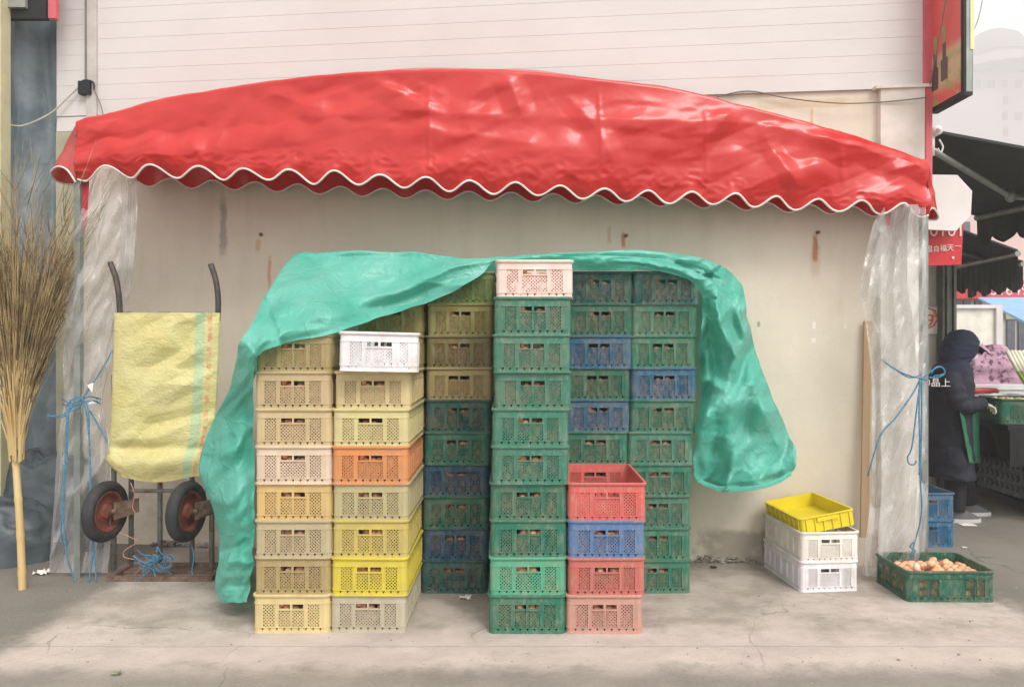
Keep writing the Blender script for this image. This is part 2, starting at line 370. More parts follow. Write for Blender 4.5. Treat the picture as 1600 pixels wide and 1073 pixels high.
MT['wall'] = stained("stained_concrete_wall", s(222, 211, 195), s(207, 196, 180), [
    st(349, 350, 7, 52, grey, .55), st(403, 382, 5, 10, s(190, 140, 86), .55), st(421, 425, 3.5, 26, s(196, 140, 92), .7),
    st(974, 374, 4, 13, rustc, .8), st(952, 365, 4, 16, rustc, .35), st(1274, 386, 5, 24, rustc, .85), st(1274, 405, 9, 30, rustc, .25),
    st(460, 790, 300, 70, s(140, 130, 116), .35), st(1150, 850, 70, 28, s(120, 112, 102), .6), 
    st(1185, 505, 3, 5, s(110, 110, 100), .6), st(1272, 507, 3, 6, s(236, 230, 222), .8), st(1271, 530, 4, 4, s(236, 230, 222), .8), st(1320, 509, 3, 3, s(236, 230, 222), .7),
     st(1268, 190, 3, 26, s(206, 160, 100), .6), st(1272, 160, 100, 8, s(196, 170, 130), .5)])
MT['siding'] = M("white_siding", s(207, 202, 200), .5, s(198, 192, 189), .8, .03, 60)
MT['siding_grey'] = M("dirty_conduit_cover", s(198, 192, 186), .5)

# ------------------------------------------------------------------ ground and haze-distance
g = MB(); g.grid([[(-105, -13, 0), (285, -13, 0)], [(-105, 340, 0), (285, 340, 0)]]); g.f = [tuple(reversed(f)) for f in g.f] if False else g.f
ground = g.build('ground', MT['ground']); tag(ground, kind='structure')

# ------------------------------------------------------------------ white building: concrete wall below, siding above
def wl(x, off, z):   # wall coordinates: world X, distance in front of the wall, height
    return Vector((x, 5.13-.1*x-off, z))
def wbox(mb, x0, x1, o0, o1, z0, z1):
    mb.quadbox(wl(x0, o0, z0), wl(x1, o0, z0), wl(x1, o0, z1), wl(x0, o0, z1), wl(x0, o1, z0)-wl(x0, o0, z0))
XL, XR = -3.45, 2.78
bl = empty('white_building', (0, 5.13, 0), label='white sided building with a stained concrete lower wall behind the crates', cat='building')
bl.location = (0, 0, 0)
mb = MB(); wbox(mb, XL, XR, 0, -4.5, 0, 3.3); mb.build('concrete_wall', MT['wall'], bl)
mb = MB(); z = 3.225; k = 0
while z < 4.9:
    mb.quadbox(wl(XL, .0208, z), wl(XR, .0208, z), wl(XR, .0196, z+.1144), wl(XL, .0196, z+.1144), (0, .03, 0)); z += .1145
for zz in (3.1105,):
    mb.quadbox(wl(XL, .022, zz), wl(-2.4, .022, zz), wl(-2.4, .015, zz+.1105), wl(XL, .015, zz+.1105), (0, .03, 0))
mb.build('siding', MT['siding'], bl)
mb = MB(); wbox(mb, XL, XR, -.03, -4.5, 3.3, 4.95); mb.build('upper_wall', MT['plaster'], bl)
mb = MB(); wbox(mb, 2.475, 2.755, .05, -.02, 0, 3.215)
mb.build('pilaster', MT['plaster'], bl)
mb = MB(); wbox(mb, 2.44, 2.79, .065, .0, 3.214, 3.235); mb.build('ledge', MT['plaster'], bl)
mb = MB(); wbox(mb, 2.757, 2.80, .055, -.03, 2.42, 4.95); mb.build('corner_trim', MT['trim_red'], bl)
mb = MB(); wbox(mb, XL+.001, -3.27, .03, -.02, 0, 3.105); mb.build('pilaster', M("greenish_plaster", s(176, 172, 152), .8, s(150, 146, 126), 5, .3, 50), bl)
mb = MB(); wbox(mb, -3.20, -3.12, .04, .0225, 3.0, 4.95); mb.build('conduit_cover', MT['siding_grey'], bl)
# crumbled plaster at the foot of the wall
mb = MB(); random.seed(3)
for i in range(150):
    px = random.choice([random.uniform(1085, 1185), random.uniform(240, 335)]); w0 = wallpt(px, 870, .0)
    r = random.uniform(.004, .017); mb.ball((w0.x, w0.y-random.uniform(0, .05), random.uniform(0, .04)), r*1.5, r, r*random.uniform(.3, .8), 7, 5)
tag(mb.build('plaster_rubble', MT['ground']), 'crumbled grey plaster along the foot of the concrete wall', 'rubble', kind='stuff')

# bolts with rust in the wall
for px, py in ((408, 365), (978, 367), (1277, 362)):
    p = wallpt(px, py); mb = MB(); mb.tube([p, p+Vector((0, -.02, 0))], .012, 8)
    mb.build('wall_bolt', MT['rust'], bl)

# switch box, cables on the siding
t = empty('junction_box', label='small black cable junction box on the white siding above the awning', cat='junction box')
p = wallpt(137, 138, .02); mb = MB(); mb.box(p.x-.045, p.x+.045, p.y-.05, p.y, p.z-.05, p.z+.045); mb.build('box', MT['black'], t)
mb = MB(); mb.tube(smooth_path([wallpt(126, 140, .05), wallpt(128, 126, .05), wallpt(137, 124, .05), wallpt(146, 128, .05), wallpt(147, 140, .05)]), .005, 6); mb.build('loop', MT['black'], t)
mb = MB(); a = wallpt(134, 126, .045); mb.tube([a, Vector((a.x, a.y, 4.9))], .007, 6)
a = wallpt(148, 190, .03); mb.tube([a, Vector((a.x, a.y, 4.9))], .004, 6)
tag(mb.build('cable', MT['cable']), 'vertical grey cable running up the white siding at left', 'cable')
mb = MB(); mb.tube(smooth_path([wallpt(145, 133, .05), wallpt(152, 150, .05), wallpt(158, 165, .05), wallpt(162, 182, .05)]), .004, 6)
tag(mb.build('cable', MT['cable']), 'short thin wire dropping from the black junction box behind the awning', 'cable')
mb = MB(); mb.tube(smooth_path([wallpt(128, 130, .05), wallpt(105, 152, .06), P(80, 175, 5.4), P(40, 194, 5.35), P(15, 194, 5.3), P(-40, 186, 5.3)]), .006, 6)
tag(mb.build('cable', M("pale_cord", s(196, 194, 176), .6)), 'pale cord sagging from the junction box across the blue grey sheeting', 'cable')
mb = MB(); mb.tube(smooth_path([wallpt(1120, 150, .03), wallpt(1170, 141, .03), wallpt(1230, 152, .03), wallpt(1310, 160, .06), wallpt(1380, 158, .06), wallpt(1450, 151, .08)]), .004, 6)
tag(mb.build('cable', MT['cable']), 'thin cable strung below the siding at right of the awning', 'cable')

# ------------------------------------------------------------------ left neighbour: hanging blue grey sheeting, heap, sign
def cloth(fn, nu, nv):
    mb = MB(); mb.grid([[fn(i/nu, j/nv) for j in range(nv+1)] for i in range(nu+1)]); return mb
def f_sheet(u, v):
    px = -260+u*362; y0 = 5.52+.06*u
    Y = y0+.05*math.sin(u*34+v*2)+.07*nz(u*7, v*3)+.03*nz(u*22, v*9)
    z = v*4.1+.02
    return Vector(((px-800)/F*5.55, Y, z))
o = cloth(f_sheet, 90, 60).build('plastic_sheeting', MT['tarp_grey'], smooth=True)
md = o.modifiers.new('s', 'SOLIDIFY'); md.thickness = .012
tag(o, 'tall blue grey plastic sheeting hung beside the white building', 'sheeting')
MT['heap'] = cloth_mat('dark_grey_sheeting', s(88, 98, 103), s(60, 70, 76), .45, .45, .5, 6, 16)
def heap(name, label, c, rx, ry, rz, sd):
    mb = MB(); rows = []
    for i in range(29):
        th = math.pi*i/28*.56 if False else math.pi*.5*i/28
        row = []
        for k in range(64):
            a = 2*math.pi*k/64; d = 1+.10*nz(math.cos(a)*2+sd, math.sin(a)*2, th*2)+.05*ridg(math.cos(a)*4+sd, math.sin(a)*4, th*5)
            row.append(Vector((c[0]+rx*math.sin(th)**.7*math.cos(a)*d, c[1]+ry*math.sin(th)**.7*math.sin(a)*d, rz*max(0, math.cos(th))**.6*d)))
        rows.append(row)
    mb.grid(rows, True)
    return tag(mb.build(name, MT['heap'], smooth=True), label, 'covered heap')
heap('covered_heap', 'low lumpy heap under blue grey plastic behind the broom handle', (-3.75, 5.05, 0), .52, .3, .42, 1.3)
heap('covered_heap', 'higher plastic covered heap against the sheeting behind the lower heap', (-3.5, 5.32, 0), .45, .22, .68, 5.1)
t = empty('shop_sign', label='dark framed sign box with a pink edge above the blue grey sheeting', cat='sign')
a = P(78, 28, 5.2); mb = MB(); mb.box(-5.2, a.x-.03, 5.2, 5.24, a.z+.0, a.z+.6); mb.build('frame', MT['black'], t)
mb = MB(); mb.box(a.x+.0, a.x+.055, 5.18, 5.22, a.z-.005, a.z+.62); mb.build('edge_trim', MT['trim_red'], t)
mb = MB(); mb.box(-5.1, a.x-.16, 5.17, 5.199, a.z+.07, a.z+.55); mb.build('face', M("grey_sign_face", s(150, 152, 146), .5), t)
mb = MB(); a = P(3, 0, 5.1); mb.box(a.x-.12, a.x-.008, 5.1, 5.2, 0, 4.4)
tag(mb.build('post', M("cream_post", s(200, 196, 160), .6)), 'pale cream post at the left edge beside the sheeting', 'post')

# ------------------------------------------------------------------ awning
YF = 4.6
TOP = [(118,190),(135,183.5),(169,177),(247,155.6),(320,143),(397,130.6),(480,120),(560,113),(669,109),(791,110),(880,118),(982,129),(1060,140),(1149,162),(1259,190),(1334,212),(1400,234),(1451,251)]
BOT = [(118,275),(168,267),(350,270.5),(526,277),(700,288),(800,294),(1000,305),(1082,308),(1270,318),(1451,328)]
KINK = [(30, 168)]
def phase(px):       # crests of the scalloped hem in the photo
    cs = [168,240,315,385,454,526,596,668,735,807,876,946,1013,1082,1148,1213,1279,1343,1410,1476]
    if px < cs[0]: return (px-cs[0])/72
    for i in range(len(cs)-1):
        if px <= cs[i+1]: return i+(px-cs[i])/(cs[i+1]-cs[i])
    return 19
AW_CR = [([(570,118),(640,150),(700,168)],30,.030), ([(600,118),(700,168)],16,-.02), ([(790,112),(805,150),(815,180)],26,.03), ([(820,180),(1000,190),(1180,192),(1380,225)],26,.02),
 ([(600,168),(700,178),(815,182)],24,.02), ([(640,190),(720,215),(800,182)],34,.02), ([(880,140),(930,200),(960,260)],22,.013), ([(930,190),(1060,215),(1180,200)],38,.022),
 ([(1149,165),(1080,240)],20,.016), ([(1190,205),(1220,260),(1250,300)],18,.015), ([(1250,215),(1340,220),(1440,250)],34,.028), ([(1380,270),(1448,252)],26,.03),
 ([(340,130),(300,220),(330,260)],22,.012), ([(397,132),(350,200),(335,250)],14,.013), ([(200,175),(160,205),(125,195)],22,.018), ([(397,131),(480,165),(520,172)],22,.014),
 ([(700,205),(860,230)],20,.012), ([(1310,230),(1318,290)],8,.008), ([(670,112),(672,275)],5,.005), ([(1100,165),(1104,290)],5,.005), ([(935,125),(940,290)],5,.004)]
def aw_front(u, v):
    px = 118+u*(1451-118)
    yt = cinterp(TOP, px); ph = phase(px)
    yb = cinterp(BOT, px)-8.6*(1+.45*nz(px*.011, 4))*math.cos(2*math.pi*ph)
    t = v; py = yb+(yt-yb)*t
    n1 = nz(px*.006, py*.012, 3); n2 = nz(px*.02, py*.03, 9); n3 = ridg(px*.012, py*.02, 5)
    belly = .038*math.sin(math.pi*min(1, t/.55))*(.6+.8*n1)-.0*t
    edge = math.exp(-t*9)
    flut = .022*math.cos(2*math.pi*ph+.6)*edge
    small = .008*ridg(px*.05, py*.09, 2)*math.exp(-((t-.12)/.12)**2)
    lock = min(1, (1-t)*6+.05)
    d = belly+flut+small+(.010*n1+.004*n2+.004*n3+.020*facet(px/95, py/60, 3)+.008*facet(px/38, py/26, 5)+creases(px, py, AW_CR))*lock
    p = P(px, py, YF); return Vector((p.x, YF-d, p.z))
aw = empty('awning', label='red glossy vinyl awning with arched top and white scalloped hem', cat='awning')
NU, NV = 520, 56
mb = MB(); rows = [[aw_front(i/NU, j/NV) for j in range(NV+1)] for i in range(NU+1)]
# over the front top edge: a roll, then roof rising to the wall
for i, r_ in enumerate(rows):
    e = r_[-1]; px = 118+i/NU*1333; xw = e.x*1.02; yw = 5.13-.1*xw-.085
    a1 = .006*nz(px*.03, 1); r_ += [e+Vector((0, .010, .012+a1)), e+Vector((0, .04, .022+a1*1.5))]
    zt2 = CZ+(e.z-CZ)*yw/e.y+(4+2.5*nz(px*.01, 7))*yw/F
    for k in (1, 2, 3, 4, 5): r_.append(Vector((e.x+(xw-e.x)*k/5, e.y+.04+(yw-e.y-.04)*k/5, e.z+.022+(zt2-e.z-.022)*k/5)))
    for k in (): r_.append(Vector((e.x+(xw-e.x)*k/5, e.y+.04+(yw-e.y-.04)*k/5, e.z+.022+.045*k*(1 if k < 5 else .98)+.006*nz(px*.02, k))))
mb.grid(rows); o = mb.build('canopy', MT['awning'], aw, smooth=True)
hem = [r_[0] for r_ in rows]
mb = MB(); mb.tube([h+Vector((0, -.003, 0)) for h in hem], .0068, 6); mb.build('hem_piping', MT['piping'], aw, smooth=True)
# rear valance near the wall
BACKC = [(200,282),(300,286),(404,290),(560,298),(680,303),(800,306),(948,311),(1087,316),(1205,322),(1327,327),(1400,331)]
def aw_back(u, v):
    px = 205+u*(1400-205); ph = (px-266)/66.6
    yb = cinterp(BACKC, px)-7*math.cos(2*math.pi*ph)
    p = wallpt(px, yb, .10+.02*math.cos(2*math.pi*ph)*(1-v)+.02*nz(px*.01, v)); return Vector((p.x, p.y, p.z+v*(.42 if px < 1100 else .42-.26*(px-1100)/300)))
mb = MB(); rows = [[aw_back(i/300, j/10) for j in range(11)] for i in range(301)]; mb.grid(rows)
mb.build('rear_valance', MT['awning'], aw, smooth=True)
mb = MB(); mb.tube([r_[0] for r_ in rows], .0055, 6); mb.build('hem_piping', MT['piping'], aw, smooth=True)
# flared side flaps
def flap(top, hemc):
    def f(u, v):
        h = cr(hemc, u*(len(hemc)-1)); t_ = cr(top, u*(len(top)-1)); k = v**.85
        Y = h[2]+(t_[2]-h[2])*k-.012*nz(u*4, v*5, h[0]*.01)
        return P(h[0]+(t_[0]-h[0])*k+1.5*nz(u*3, v*6), h[1]+(t_[1]-h[1])*k, Y)
    mb = MB(); rows = [[f(i/60, j/24) for j in range(25)] for i in range(61)]; mb.grid(rows)
    mb.build('side_flap', MT['awning'], aw, smooth=True)
    mb = MB(); mb.tube([r_[0] for r_ in rows], .0062, 6); mb.build('hem_piping', MT['piping'], aw, smooth=True)
flap([(118,191,4.60),(118.5,192,4.75),(119,194,4.9),(120,198,5.05)], [(118,283,4.60),(104,264,4.64),(90,259,4.70),(80,268,4.78),(86,280,4.88),(102,286,4.97),(119,287,5.06)])
flap([(1451,251,4.60),(1451,252,4.66),(1451,254,4.72),(1450,257,4.78)], [(1449,334,4.60),(1453,325,4.62),(1460,325,4.64),(1467,335,4.67),(1464,341,4.71),(1456,342,4.74),(1447,341,4.77)])
# frame: posts and arms
for px, bx in ((123, 118), (1443, 1440)):
    a = P(px, 285, YF+.05); mb = MB(); mb.box(a.x-.02, a.x+.02, a.y-.02, a.y+.02, 0, a.z+.08); mb.build('post', MT['alu'], aw)
mb = MB(); mb.quadbox(P(128, 280, 4.66), P(139, 280, 4.66), P(136, 335, 4.66), P(130, 368, 4.66), (0, .004, 0)); mb.build('strap', MT['strap'], aw)
mb = MB(); mb.quadbox(P(1383, 330, 4.66), P(1392, 330, 4.66), P(1391, 350, 4.66), P(1385, 352, 4.66), (0, .004, 0)); mb.build('strap', MT['strap'], aw)
for py in (212, 255, 268):
    p = P(121, py, YF); mb = MB(); mb.tube([p+Vector((0, -.012, 0)), p+Vector((0, -.03, 0))], .007, 6); mb.build('eyelet', MT['rust'], aw)

# ------------------------------------------------------------------ gathered plastic curtains
def fac_(x, y, z):
    return noise.voronoi(Vector((x, y, z)))[0][0]
def curtain(prof, folds, Y, sd, label, layers=1, bulge=None):
    # prof: (py, left px, right px, fold depth m)
    t = empty('plastic_curtain', label=label, cat='curtain', group='clear plastic side curtains of the awning')
    pl = [(a[0], a[1]) for a in prof]; pr = [(a[0], a[2]) for a in prof]; pd = [(a[0], a[3]) for a in prof]
    y0, y1 = prof[0][0], prof[-1][0]
    for L in range(layers):
        def f(u, v):
            py = y0+(y1-y0)*v; l = cinterp(pl, py); r = cinterp(pr, py); d = cinterp(pd, py)
            if L: w = r-l; l += w*.06; r -= w*.12
            px = l+(r-l)*u+2.5*nz(v*6, u*3+sd, L)
            q = u*folds+1.5*nz(u*1.6+sd, v*1.3, L)+L*.4
            tri = abs((q % 1)*2-1)
            dep = -d*1.5*tri**1.3*(1+.8*nz(u*4+sd, v*3.5, 5+L))+.05*nz(px*.02+sd, py*.01, L)+.075*facet(px/22+sd, py/52, 4+L)*(d/.03)+.02*facet(px/9, py/22, 9)
            return P(px, py, Y+.05*L+dep)
        o = cloth(f, 150, 130).build('film_layer', MT['film'], t, smooth=True)
    return t
curtain([(262,120,214,.012),(330,118,214,.03),(400,112,213,.035),(440,108,208,.03),(480,104,196,.03),(560,99,176,.028),(625,99,160,.014),(680,92,170,.03),(780,84,174,.035),(860,77,172,.035),(893,76,168,.03)],
        3.2, 4.68, .3, 'gathered clear plastic curtain tied with blue twine at the left end of the awning')
curtain([(318,1384,1446,.012),(345,1366,1446,.028),(400,1352,1447,.034),(450,1344,1448,.034),(500,1352,1448,.03),(560,1360,1447,.024),(592,1362,1446,.014),(650,1362,1448,.026),(740,1362,1449,.03),(820,1356,1448,.032),(870,1350,1447,.03),(898,1349,1448,.03)],
        2.6, 4.6, 2.1, 'gathered clear plastic curtain tied with blue twine at the right end of the awning')
# twine
def twine(paths, label, name='twine', mat='rope', r=.0045, cat='twine'):
    mb = MB()
    for pts in paths: mb.tube(smooth_path(pts, 5), r, 6)
    return tag(mb.build(name, MT[mat], smooth=True), label, cat)
def Q(Y, *pts): return [P(a, b, Y+(c[0] if c else 0)) for a, b, *c in pts]
lt = [Q(4.56,(98,622,.15),(110,628),(125,624),(140,618),(158,622,.15)), Q(4.56,(98,630,.15),(112,632),(126,628),(145,624),(158,630,.15)),
 Q(4.55,(72,650),(85,648),(100,645),(112,632),(118,620),(130,622),(122,636),(108,640),(104,632),(120,618),(133,626)),
 Q(4.55,(74,646),(90,650),(104,646),(116,628)), Q(4.54,(105,640),(103,700),(99,760),(95,830),(98,850)), Q(4.54,(107,640),(104,720),(99,780),(101,840),(108,880),(118,905),(122,915)),
 Q(4.54,(130,622),(138,640),(140,700),(141,750),(143,800)), Q(4.54,(128,622),(136,650),(141,720),(141,800),(147,860),(150,905),(146,912)), Q(4.54,(141,800),(145,860),(139,912),(150,908)),
 Q(4.62,(130,620),(150,590),(168,560),(176,545)), Q(4.62,(140,640),(155,665),(168,690),(172,695))]
twine(lt, 'bright blue twine knotted round the left plastic curtain with long tails')
rt = [Q(4.5,(1378,560,.1),(1395,573),(1415,583),(1440,590),(1449,592,.12)), Q(4.5,(1395,572),(1420,588),(1440,583)),
 Q(4.5,(1440,592),(1452,580),(1466,572),(1474,574),(1476,582),(1466,588),(1450,588)), Q(4.5,(1438,590),(1425,615),(1400,650),(1375,680),(1356,742)),
 Q(4.49,(1438,592),(1432,640),(1426,690),(1422,705),(1418,712),(1420,722),(1428,724),(1432,718)), Q(4.49,(1440,592),(1440,660),(1438,740),(1440,800),(1428,850),(1424,868),(1427,880)),
 Q(4.49,(1437,592),(1436,640),(1437,700),(1436,740)), Q(4.49,(1427,845),(1422,852),(1430,858),(1424,862))]
twine(rt, 'blue twine knotted round the right plastic curtain, one tail curled')
mb = MB()
for a, b_, c_ in (((136,600),(146,596),(144,612)), ((140,622),(150,628),(138,630))):
    mb.add([P(*a, 4.55), P(*b_, 4.56), P(*c_, 4.55), P(a[0]+3, a[1]+4, 4.57)], [(0,1,2),(0,3,2)])
tag(mb.build('paper_scrap', MT['paper']), 'torn white scraps caught at the left curtain knot', 'paper')
# leaning wooden lath
mb = MB(); mb.quadbox(P(1345, 838, 4.80), P(1357, 838, 4.80), P(1362, 500, 4.85), P(1351, 500, 4.85), (0, .02, 0))
tag(mb.build('wooden_lath', MT['wood']), 'narrow wooden lath leaning on the wall behind the right curtain', 'lath')

# ------------------------------------------------------------------ egg crates
def rrect(w, d, r, n=5):
    pts = []
    for cx, cy, a0 in ((w/2-r, d/2-r, 0), (-w/2+r, d/2-r, 90), (-w/2+r, -d/2+r, 180), (w/2-r, -d/2+r, 270)):
        for k in range(n+1):
            a = R(a0+90*k/n); pts.append((cx+r*math.cos(a), cy+r*math.sin(a)))
    return pts
def ring(mb, w, d, r, prof):      # prof: closed [(offset, z)]
    rows = []
    for off, z in prof+[prof[0]]:
        rows.append([Vector((x, y, z)) for x, y in rrect(w+2*off, d+2*off, max(.004, r+off))])
    mb.grid(rows, True)
def crate_meshes(name, W, D, H, short, long, handles=True, style='lattice', plate=None, cell=.0175, bw=.0048):
    """short/long: [(x0,x1)] panel spans as fractions of the wall; returns body, rim, handle meshes"""
    T = .005; zb, zt = .034*H/.2, .150*H/.2; rc = .028
    body = MB()
    ring(body, W, D, rc, [(0, 0), (0, .012), (-T, .012), (-T, 0)])
    body.box(-W/2+.01, W/2-.01, -D/2+.01, D/2-.01, .004, .009)
    ring(body, W, D, rc, [(.0035, 0), (.0035, .006), (0, .007), (0, 0)])
    ring(body, W, D, rc, [(.003, zb-.006), (.003, zb-.001), (-T, zb-.001), (-T, zb-.006)])
    ring(body, W, D, rc, [(.003, zt+.001), (.003, zt+.006), (-T, zt+.006), (-T, zt+.001)])
    ring(body, W, D, rc, [(0, zt+.006), (0, H-.016), (-T, H-.016), (-T, zt+.006)])
    # corners
    full = rrect(W, D, rc); inn = rrect(W-2*T, D-2*T, rc-T); cs_ = .012
    for q in range(4):
        o_ = full[q*6:(q+1)*6]; i_ = inn[q*6:(q+1)*6]
        body.grid([[Vector((x, y, zz)) for x, y in o_] for zz in (.012, zt+.001)]); body.grid([[Vector((x, y, zz)) for x, y in i_] for zz in (zt+.001, .012)])
    def wall(L, spans, place, hs):
        # place(s, o, z): s along the wall from its centre, o outward offset
        def bx(s0, s1, o0, o1, z0, z1):
            if s1-s0 < 1e-5: return
            body.quadbox(place(s0, o0, z0), place(s1, o0, z0), place(s1, o0, z1), place(s0, o0, z1), place(0, o1, 0)-place(0, o0, 0))
        lo, hi = -L/2+rc, L/2-rc
        sp = [(-L/2+a*L, -L/2+b*L) for a, b in spans]
        edges = [lo]+[q for ab in sp for q in ab]+[hi]
        for i in range(0, len(edges), 2): bx(edges[i], edges[i+1], -T, -.0002, zb-.001, zt+.001)
        for a, b in sp:       # thin proud ribs at panel edges
            for q in (a, b): bx(q-.0022, q+.0022, -.0004, .0028, zb-.001, zt+.001)
        for q in (lo+.002, hi-.006): bx(q, q+.004, -.0004, .002, zb, zt)
        # band of triangular holes
        z0, z1 = .012, zb-.006; n = max(4, int((hi-lo)/.036)); c = (hi-lo)/n; tw = .008
        for k in range(n):
            x0 = lo+k*c; xm = x0+c/2
            for side in (0, 1):
                A = [(x0, z0), (xm, z0), (xm-.0015, z0+.003), (xm-tw, z1), (x0, z1)] if not side else [(x0+c, z0), (x0+c, z1), (xm+tw, z1), (xm+.0015, z0+.003), (xm, z0)]
                for oo in (-.0006, -T):
                    body.add([place(a, oo, zz) for a, zz in A], [tuple(range(5))])
        for pi, (a, b) in enumerate(sp):
            top = zt
            if hs and a < L*.2 and b > -L*.2 and abs((a+b)/2) < L*.2: top = zt-.030*H/.2
            z_0, z_1 = zb, top
            if style == 'slots':
                c_ = cell; n_ = int((b-a+z_1-z_0)/c_)+1
                dirs = (1,)
            else: dirs = (1, -1)
            for di, dr in enumerate(dirs):
                o1 = -.0008-di*.0006; o0 = -.0036-di*.0004
                n_ = int((b-a+z_1-z_0)/cell)+2
                for k in range(-1, n_+1):
                    # line: s = a + off - dr*... parametrise  z - z_0 = dr*(s-s0)
                    if dr > 0: s0 = b-(k+.25)*cell        # goes up-right from (s0, z_0)
                    else: s0 = a+(k+.25)*cell             # goes up-left
                    # intersect with the rect
                    zs, ze = 0, z_1-z_0
                    sA = s0+dr*zs; sB = s0+dr*ze
                    if dr > 0: t0 = max(0, a-s0); t1 = min(ze, b-s0)
                    else: t0 = max(0, s0-b); t1 = min(ze, s0-a)
                    if t1-t0 < .003: continue
                    p0 = (s0+dr*t0, z_0+t0); p1 = (s0+dr*t1, z_0+t1); h = bw/2*1.414
                    vs = [place(p0[0]-h, o1, p0[1]), place(p0[0]+h, o1, p0[1]), place(p1[0]+h, o1, p1[1]), place(p1[0]-h, o1, p1[1])]
                    body.quadbox(*vs, place(0, o0, 0)-place(0, o1, 0))
    wall(W, short, lambda q, o, z: Vector((q, -D/2-o, z)), handles)
    wall(W, short, lambda q, o, z: Vector((-q, D/2+o, z)), handles)
    wall(D, long, lambda q, o, z: Vector((W/2+o, q, z)), False)
    wall(D, long, lambda q, o, z: Vector((-W/2-o, -q, z)), False)
    rim = MB()
    ring(rim, W, D, rc, [(-T, H-.016), (.001, H-.016), (.007, H-.013), (.0095, H-.006), (.008, H), (.003, H+.002), (-T, H+.0005)])
    hm = None
    if handles:
        hm = MB(); k = H/.2
        for x0, x1 in ((-.066*W/.395, .066*W/.395),):
            z0 = zt-.030*k
            hm.box(x0, x1, -D/2-.005, -D/2+.006, z0, z0+.0065)
            hm.box(-.0045, .0045, -D/2-.003, -D/2+.005, z0+.0065, zt+.001)
            for q in (x0, x1-.003): hm.box(q, q+.003, -D/2-.003, -D/2+.004, z0+.0065, zt+.001)
    out = [body.mesh(name+'_body', MT['crate']), rim.mesh(name+'_rim', MT['crate'], True, 50)]
    if hm: out.append(hm.mesh(name+'_handle', MT['crate']))
    return out
LONG = [(.07,.19),(.21,.335),(.355,.485),(.515,.645),(.665,.79),(.81,.93)]
CW, CD, CH, PITCH = .395, .58, .2, .1935
MA = crate_meshes('crate', CW, CD, CH, [(.125,.285),(.33,.49),(.51,.67),(.715,.875)], LONG)
MBm = crate_meshes('crate_wide', CW, CD, CH, [(.125,.285),(.33,.67),(.715,.875)], LONG)
def make_crate(loc, rz, col, label, meshes=MA, scale=1, group='stacked plastic egg crates', tilt=0):
    t = empty('egg_crate', loc, (0, tilt, rz), label, 'crate', group); t.scale = (scale,)*3
    nm = ['body', 'rim', 'handle']
    for n, me in zip(nm, meshes):
        o = link(bpy.data.objects.new(n, me), t); o.color = col
    if len(meshes) > 2:
        o = link(bpy.data.objects.new('handle', meshes[2]), t); o.color = col; o.rotation_euler = (0, 0, math.pi)
    return t
TINT = {'dark green': s(34,98,78), 'green': s(40,112,90), 'grey green': s(58,118,98), 'teal': s(20,86,82), 'mint green': s(82,166,132), 'blue': s(40,94,124), 'pale blue': s(86,120,166),
 'cream yellow': s(214,196,140), 'olive tan': s(170,152,104), 'grey tan': s(186,172,136), 'ochre yellow': s(214,184,118), 'pinkish cream': s(226,204,180), 'beige': s(216,194,148),
 'tan': s(206,184,140), 'grey beige': s(190,184,160), 'bright yellow': s(222,204,66), 'pale olive yellow': s(206,188,100), 'greyish olive': s(196,186,140), 'orange': s(222,146,90),
 'light yellow': s(222,208,150), 'deep cream': s(216,196,146), 'white': s(232,228,232), 'salmon pink': s(200,112,104), 'dusty pink': s(196,146,134), 'red': s(204,98,94), 'pale pink': s(240,214,204),
 'olive': s(132,124,62), 'olive green': s(84,112,52), 'dark olive': s(110,100,60), 'blue dark': s(28,78,104)}
ORD = ['bottom', 'second', 'third', 'fourth', 'fifth', 'sixth', 'seventh', 'eighth', 'ninth', 'tenth']
crates = []      # (loc, rz, scale, label word, stack words)
random.seed(11)
egg_layers = MB(); egg_things = []
EGG_R = (.0205, .0205, .027)
def egg_mesh(name, mat, n=14, m=10):
    mb = MB(); rows = []
    for i in range(m+1):
        t = math.pi*i/m; z = -math.cos(t); r = math.sin(t)*(1-.13*z)
        rows.append([Vector((EGG_R[0]*r*math.cos(2*math.pi*k/n), EGG_R[1]*r*math.sin(2*math.pi*k/n), EGG_R[2]*z)) for k in range(n)])
    mb.grid(rows, True); return mb.mesh(name, mat, True)
EM = egg_mesh('egg', MT['egg']); EMP = egg_mesh('egg_pale', MT['egg_pale'])
def place_egg(p, label, pale=False, group='brown eggs in the crates', rot=None):
    o = link(bpy.data.objects.new('egg', EMP if pale else EM)); o.location = p
    o.rotation_euler = rot or (random.uniform(0, 3), random.uniform(0, 3), random.uniform(0, 3)); k = random.uniform(.93, 1.06); o.scale = (k, k, k)
    return tag(o, label, 'egg', group)
